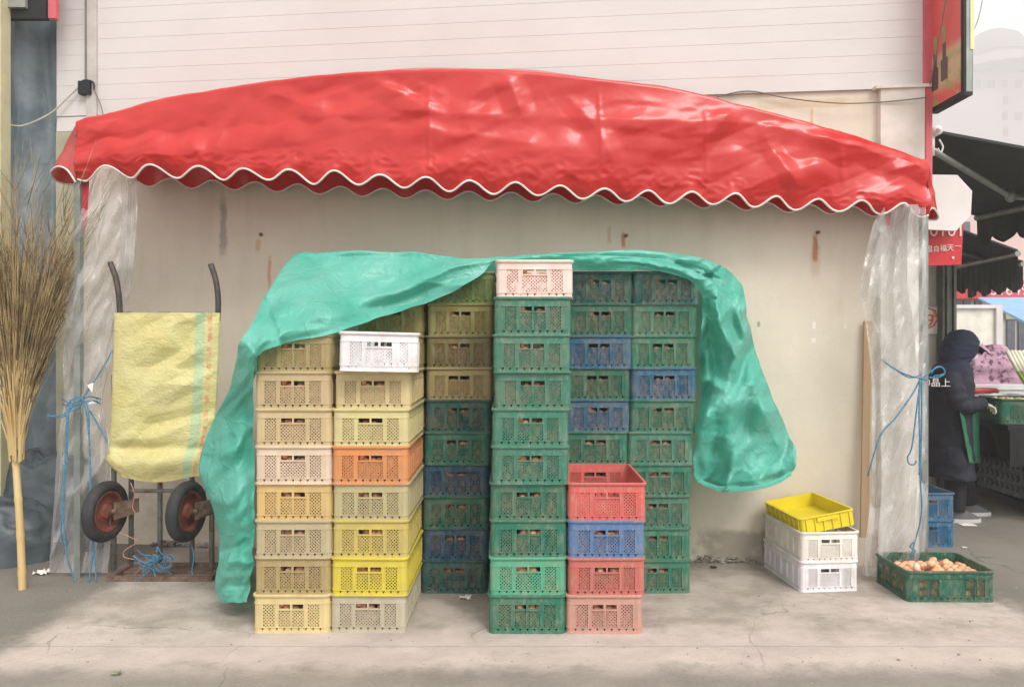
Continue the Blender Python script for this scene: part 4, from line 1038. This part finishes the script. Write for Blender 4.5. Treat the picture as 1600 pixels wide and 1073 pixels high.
dark_awning([(2.93,5.02,2.98),(4.55,5.02,2.56+.12),(4.42,6.85,2.72),(2.93,6.85,2.98)], 1, .26, .27, 'dark green awning over the person, attached beside the light box', [(2.95,5.05,2.86),(4.05,5.85,2.70),(4.45,5.85,2.66)])
dark_awning([(2.95,7.0,3.12),(4.92,7.0,2.40),(4.95,8.05,2.38),(2.95,8.05,3.12)], 1, .30, .26, 'lower dark awning with pointed valance behind the red hanging sign', [(3.6,7.2,2.7),(4.3,7.3,2.5),(4.9,7.5,2.40)])
dark_awning([(2.95,8.1,3.1),(5.75,8.1,2.42),(5.75,9.1,2.40),(2.95,9.1,3.1)], 1, .30, .26, 'farthest dark awning with pointed valance above the white truck', [(3.6,8.3,2.8),(4.9,8.4,2.6),(5.7,8.5,2.42)])
mb = MB(); p = P(1459, 205, 5.0); mb.tube([p+Vector((0, -.05, 0)), p+Vector((0, .05, 0))], .035, 14); mb.tube([p+Vector((0, -.07, 0)), p+Vector((0, -.05, 0))], .014, 10); mb.box(p.x-.05, p.x-.01, p.y-.03, p.y+.05, p.z-.17, p.z+.03)
mb.tube(smooth_path([p+Vector((.02, -.03, -.06)), p+Vector((.045, -.03, -.11)), p+Vector((.03, -.03, -.15)), p+Vector((.01, -.03, -.12))]), .006, 6)
tag(mb.build('awning_winder', MT['white_panel'], smooth=True), 'small white crank housing where the dark awning meets the wall', 'winder')
# octagonal panel & hanging red sign
oc = [(1430,271),(1496,272),(1519,297),(1517,335),(1494,359),(1430,356)]
mb = MB(); vs = [P(a, b_, 5.1) for a, b_ in oc]; n = len(vs)
mb.add(vs+[q+Vector((0, .03, 0)) for q in vs], [tuple(range(n)), tuple(reversed(range(n, 2*n)))]+[(i, (i+1) % n, n+(i+1) % n, n+i) for i in range(n)])
tag(mb.build('octagonal_board', MT['white_panel']), 'blank white board with cut corners right of the red awning', 'board')
rs_ = empty('hanging_sign', label='red hanging sign with white Chinese characters below the white board', cat='sign')
mb = MB(); mb.quadbox(P(1425,340,5.25), P(1506,340,5.25), P(1502,412,5.25), P(1425,414,5.25), (0, .02, 0)); mb.build('board', MT['sign_red'], rs_)
for ch, px, py, sz in (('温',1452,388,.052),('自',1463,388,.050),('福',1474,387,.052),('天',1485,386,.052),('一',1497,384,.050)):
    q = P(px, py, 5.243); text(ch, sz, q, (R(90), 0, 0), 'letter_white', rs_)
q = P(1466, 359, 5.243); text("010101", .13, q, (R(90), 0, 0), 'letter_white', rs_)
q = P(1489, 401, 5.243); mb = MB(); mb.box(q.x-.008, q.x+.008, q.y-.002, q.y, q.z-.008, q.z+.008); mb.build('mark', MT['letter_white'], rs_)
# shop front panel and column behind
sf = empty('market_shop', label='grey shutter column and pale panel with notice behind the person', cat='shop front')
Ys = 6.9
def pbox(mb, x0, y0, x1, y1, Y, dy=.06):
    a = P(x0, y1, Y); b_ = P(x1, y0, Y); mb.box(a.x, b_.x, Y, Y+dy, a.z, b_.z)
mb = MB(); a = P(1425, 410, Ys); b_ = P(1472, 410, Ys); mb.box(a.x, b_.x, Ys, Ys+.1, 0, 2.6); mb.build('panel', M("pale_shop_panel", s(176, 170, 160), .6), sf)
mb = MB(); a = P(1473, 410, Ys-.1)
for k, w in enumerate((.03, .02, .045, .03)): mb.box(a.x, a.x+w-.006, Ys-.1-(k % 2)*.02, Ys, 0, 2.6); a.x += w
mb.build('column', M("grey_green_column", s(104, 108, 100), .5, s(80, 84, 78), 8), sf)
nt_ = empty('notice', label='torn white notice with red lettering and the number 9', cat='notice')
mb = MB(); pbox(mb, 1440, 478, 1466, 520, Ys-.012, .005); mb.build('sheet', MT['paper'], nt_)
text("9", .17, P(1453, 500, Ys-.02), (R(90), 0, 0), 'letter_red', nt_)
mb = MB(); mb.tube([P(1446, 478, Ys-.015), P(1461, 484, Ys-.015), P(1465, 497, Ys-.015), P(1459, 507, Ys-.015), P(1449, 512, Ys-.015)], .008, 6); mb.build('border_mark', MT['letter_red'], nt_)
mb = MB(); pbox(mb, 1458, 482, 1462, 494, Ys-.017, .003); mb.build('ink_mark', MT['orange_ink'], nt_)

# far row of shops, truck, roof
fr = empty('shop_row', label='far low shop row with pink phone number signboards across the lane', cat='building')
YB = 17.0
mb = MB(); a = P(1440, 600, YB); mb.box(a.x, a.x+14, YB, YB+4, 0, 3.2); mb.build('wall', MT['far_wall'], fr)
mb = MB(); pbox(mb, 1440, 438, 1543, 465, YB-.2, .19); mb.build('signboard', MT['sign_red'], fr)
mb = MB(); pbox(mb, 1544, 436, 1700, 465, YB-.2, .19); mb.build('signboard', M("pink_signboard", s(214, 84, 104), .5), fr)
text("15164978", .36, P(1583, 452, YB-.21), (R(90), 0, 0), 'letter_white', fr)
for x0 in (1492, 1506, 1524): 
    mb = MB(); pbox(mb, x0, 468, x0+11, 478, YB-.05, .04); mb.build('window', MT['far_win'], fr)
mb = MB(); pbox(mb, 1574, 498, 1586, 545, YB-.05, .04); mb.build('door', MT['far_win'], fr)
mb = MB(); pbox(mb, 1592, 500, 1640, 545, YB-.05, .04); mb.build('window', MT['far_win'], fr)
mb = MB(); pbox(mb, 1572, 472, 1600, 497, YB-.07, .05); mb.build('shutter', M("olive_shutter", s(170, 168, 130), .7), fr)
mb = MB(); pbox(mb, 1440, 330, 1700, 436, YB+3.0, .9); mb.build('upper_storey', MT['far_pink'], fr)
mb = MB(); pbox(mb, 1505, 345, 1516, 368, YB+2.97, .02); mb.build('window', MT['far_win'], fr)
mb = MB(); mb.quadbox(P(1528,463,14.5), P(1660,463,14.5), P(1700,545,11.5), P(1640,520,11.5), (0, 0, -.04)); 
tag(mb.build('lean_to_roof', MT['blue_roof']), 'pale blue metal lean-to roof beyond the white truck', 'roof')
tk = empty('box_truck', label='white box truck body parked behind the hooded person', cat='truck')
mb = MB(); a = P(1440, 540, 10.5); b_ = P(1560, 477, 10.5); mb.box(a.x, b_.x, 10.5, 13, .75, b_.z); mb.build('cargo_box', M("white_truck_box", s(236, 230, 216), .5, bump=0), tk)
mb = MB(); mb.box(b_.x-.06, b_.x+.03, 10.45, 10.499, .75, b_.z+.02); mb.box(a.x, b_.x-.06, 10.45, 10.499, b_.z-.03, b_.z+.02); mb.build('frame', MT['white_panel'], tk)
for xx_ in (a.x+.5, b_.x-.4):
    mb = MB(); mb.lathe([(.001,-.1),(.38,-.1),(.4,-.08),(.4,.08),(.38,.1),(.001,.1)], (xx_, 11, .4), (1, 0, 0), 20); mb.build('wheel', MT['rubber'], tk)
mb = MB(); mb.box(a.x, b_.x, 10.7, 12.8, .5, .749); mb.build('chassis', MT['black'], tk)
# parked pale car
ca = empty('parked_car', label='pale blue parked car seen above the pink quilt', cat='car')
c0 = P(1585, 560, 8.9)
rows = []
for yy in (-.8, -.72, .72, .8):
    k = 1 if abs(yy) < .75 else .94
    rows.append([Vector((c0.x+x*k, 8.9+yy, z*(.98 if k < 1 else 1))) for x, z in ((-1.9,.3),(-1.95,.7),(-1.2,.86),(-.7,1.36),(.5,1.40),(1.2,.95),(2.1,.85),(2.1,.3))])
mb = MB(); mb.grid(rows, True); nb_ = len(mb.v)
mb.f.append(tuple(range(7, -1, -1))); mb.f.append(tuple(range(nb_-8, nb_))); mb.build('body', MT['car'], ca, True, 35)
mb = MB(); mb.quadbox((c0.x-1.1, 8.085, .92), (c0.x+.95, 8.085, .95), (c0.x+.45, 8.085, 1.32), (c0.x-.65, 8.085, 1.3), (0, .01, 0)); mb.build('side_window', MT['glass'], ca)
for wx_ in (-1.25, 1.35):
    mb = MB(); mb.lathe([(.001,-.1),(.29,-.1),(.31,-.08),(.31,.08),(.29,.1),(.001,.1)], (c0.x+wx_, 8.2, .31), (0, 1, 0), 20); mb.build('wheel', MT['rubber'], ca)

# market table
tb = empty('market_table', label='dark market table piled with goods at the right edge', cat='table')
mb = MB(); mb.box(4.05, 5.9, 5.88, 8.0, .80, .838); mb.build('table_top', MT['black'], tb)
mb = MB(); mb.quadbox((4.46,6.05,.03), (4.75,7.6,.03), (4.75,7.6,.10), (4.46,6.05,.10), (.04, -.01, 0)); mb.quadbox((4.46,6.05,.10), (5.9,6.05,.10), (5.9,7.6,.10), (4.75,7.6,.10), (0, 0, -.02)); mb.build('shelf', MT['black'], tb)
for x, y in ((4.42, 6.0), (5.8, 6.0), (4.72, 7.6), (5.8, 7.6)):
    mb = MB(); mb.box(x, x+.04, y, y+.04, 0, .80); mb.build('leg', MT['black'], tb)
mb = MB(); n = 60; mb.grid([[Vector((4.07+.012*math.sin(i*.9), 5.89+i/n*2.0, .80)), ] + [Vector((4.09+.03*math.sin(i*.9)*k/4+.06*k/4, 5.89+i/n*2.0, .80-.24*k/4)) for k in range(1, 5)] for i in range(n+1)])
mb.grid([[Vector((4.07+i/n*1.83, 5.885+.02*math.sin(i*.9)*k/4, .80-.30*k/4)) for k in range(5)] for i in range(n+1)])
mb.build('skirt', MT['black'], tb, True)
mb = MB(); mb.box(5.0, 5.05, 6.2, 7.9, .1, .79); mb.build('dark_backing', MT['black'], tb)  # black sheet added so the space under the table looks dark
for k in range(14):       # pulp egg trays standing on the shelf
    u = k/13; x = 4.56+.02*u+.0; y = 6.12+u*.95
    mb = MB(); rows = []
    for i in range(25):
        rows.append([Vector((x+.012*math.sin(j*1.05)*math.sin(i*.785)+(i/24)*.30, y+.018*math.sin(j*.785*1.0)*math.cos(i*.785), .11+j/24*.30)) for j in range(25)])
    mb.grid(rows); o = mb.build('egg_tray', MT['pulp'], smooth=True); md = o.modifiers.new('s', 'SOLIDIFY'); md.thickness = .012
    tag(o, 'grey pulp egg tray standing in the row under the market table', 'egg tray', 'egg trays under the market table')
# crate with eggs on the table
tc = make_crate((4.41, 6.16, .838), R(-12), s(20,96,76), 'green crate of eggs on the table beside the person\'s glove', GS, 1.15, 'egg crate on the table')
random.seed(31)
for i in range(8):
    for j in range(5):
        p = tc.matrix_basis @ Vector((-.2+i*.055+random.uniform(-.006, .006), -.13+j*.055+random.uniform(-.006, .006), .150+random.uniform(0, .015)))
        place_egg(p, 'brown egg in the green crate on the market table', group='eggs in the crate on the market table')
# goods behind
mb = MB(); rows = []
for i in range(33):
    t_ = math.pi*i/32; row = []
    for k in range(40):
        a_ = 2*math.pi*k/40; d = 1+.28*nz(math.cos(a_)*2, math.sin(a_)*2, t_*2)+.12*ridg(math.cos(a_)*3, math.sin(a_)*3, t_*3)
        row.append(Vector((4.86+.44*d*abs(math.sin(t_))**.75*math.cos(a_), 7.45+.25*d*abs(math.sin(t_))**.75*math.sin(a_), 1.20+.25*d*math.cos(t_))))
    rows.append(row)
mb.grid(rows, True); tag(mb.build('quilt_bundle', MT['pink_cloth'], smooth=True), 'crumpled pink and black patterned quilt heaped behind the table', 'quilt')
fb = empty('foam_box', (0, 0, 0), label='white styrofoam box under the pink quilt on the table', cat='box')
mb = MB(); mb.box(4.42, 5.14, 7.0, 7.75, .84, 1.06); mb.build('body', MT['styro'], fb)
mb = MB(); mb.box(4.40, 5.16, 6.98, 7.77, 1.0605, 1.10); mb.build('lid', MT['styro'], fb)
for (x, y, z_, L, lab) in ((4.5, 6.85, 1.05, .26, 'long red sausage lying on the white bags'), (4.62, 6.75, .99, .18, 'short dark red sausage below the long one')):
    mb = MB(); pts = [Vector((x-L/2+L*k/10, y, z_+.01*math.sin(k/10*3))) for k in range(11)]; mb.tube(pts, [.012]+[.03]*9+[.012], 12); tag(mb.build('sausage', MT['sausage'], smooth=True), lab, 'sausage')
mb = MB(); rows = []
for i in range(17):
    t_ = math.pi*i/16; rows.append([Vector((4.66+.30*math.sin(t_)**.6*math.cos(a_)*(1+.1*nz(a_, t_)), 6.78+.16*math.sin(t_)**.6*math.sin(a_), .93+.10*math.cos(t_)*(1+.2*nz(a_*2, t_*2)))) for a_ in [2*math.pi*k/24 for k in range(24)]])
mb.grid(rows, True); tag(mb.build('plastic_bag', MT['styro'], smooth=True), 'white plastic bags under the red sausages on the table', 'bag')
lk = empty('leek_bundle', label='bundle of leeks leaning at the right edge of the photo', cat='leeks')
random.seed(4)
for k in range(7):
    x0 = 4.62+k*.035; p0 = Vector((x0+.2, 6.5, .86)); p1 = Vector((x0+.03, 6.62, 1.25)); p2 = Vector((x0-.03, 6.68, 1.44))
    mb = MB(); mb.tube([p0, p1], [.022, .016], 8); mb.build('leaf', MT['leek_g'], lk, True)
    mb = MB(); mb.tube([p1, p2], [.0165, .018], 8); mb.build('stem', MT['leek_w'], lk, True)

# ------------------------------------------------------------------ person (seen from the side, facing right)
pe = empty('person', (0, 0, 0), label='person in a navy hooded coat, green apron and white glove, bent over the table', cat='person')
YP = 6.2
def pj(px, py, dy=0): return P(px, py, YP+dy)
def skin(name, verts, edges, radii, mat, parent, root=0, sub=2):
    me = bpy.data.meshes.new(name); me.from_pydata([tuple(v) for v in verts], edges, []); me.materials.append(mat)
    o = link(bpy.data.objects.new(name, me), parent)
    md = o.modifiers.new('skin', 'SKIN'); sv = me.skin_vertices[0].data if me.skin_vertices else None
    if sv is None: me.skin_vertices.new() if hasattr(me.skin_vertices, 'new') else None; sv = me.skin_vertices[0].data
    for i, r in enumerate(radii): sv[i].radius = r if isinstance(r, tuple) else (r, r)
    sv[root].use_root = True; md.use_smooth_shade = True
    ms = o.modifiers.new('sub', 'SUBSURF'); ms.levels = sub; ms.render_levels = sub
    return o
V_ = [pj(1484,690), pj(1484,650), pj(1485,610), pj(1490,582), pj(1499,566), pj(1507,548),      # 0-5 pelvis..head
      pj(1488,592,-.17), pj(1500,632,-.20), pj(1536,626,-.13),                                  # 6-8 near arm
      pj(1488,592,.17), pj(1502,632,.20), pj(1540,624,.10),                                     # 9-11 far arm
      pj(1482,705,-.09), pj(1492,748,-.10), pj(1493,793,-.11),                                  # 12-14 near leg
      pj(1486,705,.10), pj(1502,745,.12), pj(1512,782,.12)]                                     # 15-17 far leg
E_ = [(0,1),(1,2),(2,3),(3,4),(4,5),(3,6),(6,7),(7,8),(3,9),(9,10),(10,11),(0,12),(12,13),(13,14),(0,15),(15,16),(16,17)]
R_ = [(.13,.13),(.12,.12),(.14,.12),(.12,.1),(.055,.055),(.085,.095),.06,.045,.032,.06,.045,.032,.085,.06,.045,.085,.06,.045]
skin('body', V_, E_, R_, MT['trouser'], pe)
# head with a face looking down and right
def head():
    c = pj(1508, 548); mb = MB(); rows = []
    for i in range(21):
        t_ = math.pi*i/20; row = []
        for k in range(28):
            a_ = 2*math.pi*k/28; x = math.sin(t_)*math.cos(a_); y = math.sin(t_)*math.sin(a_); z = math.cos(t_)
            q = Vector((x*.098, y*.076, z*.118))
            if z < 0: q.x *= 1+.12*z; q.y *= 1+.3*z
            if x > .75 and -.35 < z < .12: q.x += .02*max(0, 1-abs(y)*5)*(1-abs(z+.1)*2)   # nose
            q.rotate(Matrix.Rotation(R(28), 3, 'Y')); row.append(c+q)
        rows.append(row)
    mb.grid(rows, True); mb.build('head', MT['skin'], pe, True)
head()
mb = MB(); c = pj(1521, 541)
mb.grid([[c+Vector((.02+.085*u_/6, (w_/6-.5)*.14*(1-.35*(u_/6)**2), .02-.055*u_/6-.03*(w_/6-.5)**2*4)) for w_ in range(7)] for u_ in range(7)])
o = mb.build('cap_brim', MT['trouser'], pe, True); md = o.modifiers.new('s', 'SOLIDIFY'); md.thickness = .006
mb = MB(); mb.ball(pj(1517, 556, 0), .05, .06, .045); mb.build('face_mask', MT['styro'], pe, True)
# long coat and hood by rings: (py, x centre px, half width m, half depth m)
def loft(prof, name, mat, open_front=0, wr=.012, n=40):
    mb = MB(); rows = []; m_ = 60
    for i in range(m_+1):
        v_ = i/m_*(len(prof)-1); py, cx, hw, hd = cr(prof, v_); row = []
        for k in range(n):
            a_ = 2*math.pi*k/n; c = pj(cx, py)
            row.append(c+Vector((math.cos(a_)*hw, math.sin(a_)*hd, 0))*(1)+Vector((math.cos(a_), math.sin(a_), 0))*(wr*nz(a_*2, v_*2.5, hw)+wr*.6*ridg(a_*3, v_*1.2, 1)))
        rows.append(row)
    mb.grid(rows, True); return mb.build(name, mat, pe, smooth=True)
loft([(566,1496,.07,.09),(574,1490,.12,.16),(588,1483,.155,.235),(610,1480,.165,.25),(640,1480,.155,.235),(680,1480,.155,.24),(715,1480,.165,.26),(741,1480,.175,.27)], 'coat', MT['coat'])
loft([(513,1502,.01,.01),(515,1502,.06,.055),(521,1502,.105,.09),(532,1501,.138,.118),(544,1499,.145,.125),(555,1495,.135,.12),(564,1491,.115,.12),(574,1487,.14,.17),(582,1485,.14,.18)], 'hood', MT['hood'], wr=.008)
def sleeve(pts, rs):
    mb = MB(); sp_ = smooth_path(pts, 8); n_ = len(sp_); rr = [cinterp([(i, r) for i, r in enumerate(rs)], (len(rs)-1)*k/(n_-1))*(1+.08*math.sin(k*1.7)) for k in range(n_)]
    mb.tube(sp_, rr, 18); mb.build('sleeve', MT['coat'], pe, True)
sleeve([pj(1484,586,-.16), pj(1490,608,-.23), pj(1500,632,-.25), pj(1518,632,-.21), pj(1535,628,-.16)], [.085,.085,.075,.066,.055])
sleeve([pj(1484,586,.16), pj(1492,608,.22), pj(1503,630,.24), pj(1520,630,.18), pj(1538,626,.10)], [.085,.085,.075,.066,.055])
def hand(c, dy):
    w = c+Vector((-.03, 0, .0)); vs = [w, w+Vector((.045, 0, -.02)), ]; es = [(0, 1)]; rs = [(.026,.02), (.036,.018)]
    for k in range(4):
        b0 = w+Vector((.06, (k-1.5)*.017, -.028)); L = (.026, .03, .028, .021)[k]
        i = len(vs); vs += [b0, b0+Vector((L*.8, 0, -L*.5)), b0+Vector((L*1.1, 0, -L*1.5)), b0+Vector((L*.9, 0, -L*2.3))]; es += [(1, i), (i, i+1), (i+1, i+2), (i+2, i+3)]; rs += [.0095, .009, .0085, .007]
    i = len(vs); sg = 1 if dy < 0 else -1
    vs += [w+Vector((.025, sg*.03, -.02)), w+Vector((.05, sg*.045, -.035)), w+Vector((.07, sg*.04, -.05))]; es += [(0, i), (i, i+1), (i+1, i+2)]; rs += [.013, .011, .009]
    skin('hand', vs, es, rs, MT['glove'], pe, 0, 1)
hand(pj(1542, 628, -.14), -1); hand(pj(1545, 626, .08), 1)
mb = MB(); rows = []
for i in range(31):
    v_ = i/30; row = []
    for k in range(17):
        u_ = k/16; px_ = (1498+16*v_)+((1529+2*v_)-(1498+16*v_))*u_
        row.append(P(px_, 636+86*v_, 5.90+.30*u_+.03*math.sin(u_*9+v_*2)*v_))
    rows.append(row)
mb.grid(rows); o = mb.build('apron', MT['apron'], pe, True); md = o.modifiers.new('s', 'SOLIDIFY'); md.thickness = .006
for pts in ([pj(1484,715,-.1), pj(1492,750,-.1), pj(1493,796,-.11)], [pj(1490,715,.11), pj(1506,750,.12), pj(1513,784,.13)]):
    mb = MB(); mb.tube(smooth_path(pts, 8), [.10-.03*k/16 for k in range(17)], 16); mb.build('trouser_leg', MT['trouser'], pe, True)
def shoe(x, y, dz):
    up = MB(); so = MB(); L = .28
    out = [(-.10,.0,.035),(-.09,.03,.04),(0,.042,.045),(.08,.05,.04),(.15,.045,.03),(.18,.0,.02)]
    for mb_, z0, z1, k0 in ((so, .0, .032, 1.06), (up, .032, None, 1)):
        prof = []
        for i in range(24):
            t_ = i/23*2*math.pi; xx_ = .035+.145*math.cos(t_); yy = .05*math.sin(t_)*(1+.15*math.cos(t_)); prof.append((xx_, yy))
        if z1: mb_.grid([[Vector((x+a*k0, y+b2*k0, z)) for a, b2 in prof] for z in (z0+.001, z1)], True); mb_.f.append(tuple(range(24, 48)))
        else:
            rws = []
            for j in range(7):
                q = j/6; rws.append([Vector((x+(a*(1-.45*q)-.055*q*1.0), y+b2*(1-.35*q), .032+.095*q**.8-(.02*q if a > .05 else 0))) for a, b2 in prof])
            mb_.grid(rws, True); mb_.f.append(tuple(len(mb_.v)-24+i for i in range(24)))
    so.build('shoe_sole', MT['sole'], pe, True, 40); up.build('shoe', MT['shoe'], pe, True, 60)
q = pj(1497, 805, -.11); shoe(q.x, q.y, 0); q = pj(1514, 800, .13); shoe(q.x, q.y, 0)
text("帅晶上", .075, pj(1462, 597, -.262), (R(90), 0, R(-14)), 'letter_white', pe)
mb = MB(); mb.tube(smooth_path([pj(1455,583,-.25), pj(1462,572,-.27), pj(1472,572,-.275), pj(1475,582,-.27), pj(1458,586,-.26)]), .004, 6); mb.build('back_logo', MT['letter_teal'], pe, True)

# ------------------------------------------------------------------ hazy tower
tw = empty('tower_block', label='tall domed tower block fading into haze at top right', cat='building')
YW = 300.0
def ppx(px, Y): return (px-800)/F*Y
def ppz(py, Y): return CZ-(py-535)/F*Y
m_w = MT['tower']; x0, x1 = ppx(1490, YW), ppx(1690, YW)
mb = MB(); mb.box(x0, x1, YW, YW+18, 0, ppz(112, YW)); mb.build('wall', m_w, tw)
mb = MB(); mb.box(x0-10, x0+15, YW-7, YW+10, 0, ppz(150, YW)); mb.build('side_wing', m_w, tw)
cx = ppx(1566, YW); zc = ppz(112, YW)
mb = MB(); mb.lathe([(2.45*a_, 2.45*b2_) for a_, b2_ in [(5.6, 0), (5.6, 3.0), (5.9, 3.1), (5.4, 4.6), (4.0, 6.6), (2.2, 7.7), (.01, 8.1)]], (cx, YW+6, zc), (0, 0, 1), 32); mb.build('dome', MT['tower_dome'], tw, True, 40)
mb = MB()
mb.lathe([(24,0),(24,3.4),(20,3.7),(.1,4)], (cx, YW+8, zc), (0, 0, 1), 28); mb.build('drum', m_w, tw)
TWIN = M('tower_window_glass', s(42, 48, 60), .3, bump=0)
def win(px, py, w=9, h=11):
    mb = MB(); a = P(px-w/2, py+h/2, YW-.2); b_ = P(px+w/2, py-h/2, YW-.2); mb.box(a.x, b_.x, YW-.5, YW-.01, a.z, b_.z); mb.build('window', TWIN, tw)
for r_ in range(8):
    for c in range(7):
        if c in (3,) and r_ % 2: continue
        win(1528+c*21+(r_ % 2), 130+r_*25, 10 if c % 2 else 7, 12)
mb = MB(); mb.tube(smooth_path([P(1535,0,30), P(1528,30,30), P(1514,65,30), P(1495,110,30)]), .02, 5)
tag(mb.build('overhead_wire', MT['cable']), 'thin overhead wire crossing the white sky at top right', 'wire')

# ------------------------------------------------------------------ haze
mb = MB(); mb.box(-110, 290, -14, 345, -1, 150)
m = bpy.data.materials.new("haze_air"); m.use_nodes = True; nt = NT(m); nt.n.remove(nt.n["Principled BSDF"])
pv = nt.node("ShaderNodeVolumePrincipled"); pv.inputs['Density'].default_value = .0036; pv.inputs['Color'].default_value = (.97, .96, .96, 1); pv.inputs['Anisotropy'].default_value = .2
nt.l.new(pv.outputs[0], nt.n["Material Output"].inputs['Volume'])
tag(mb.build('haze', m), kind='stuff')
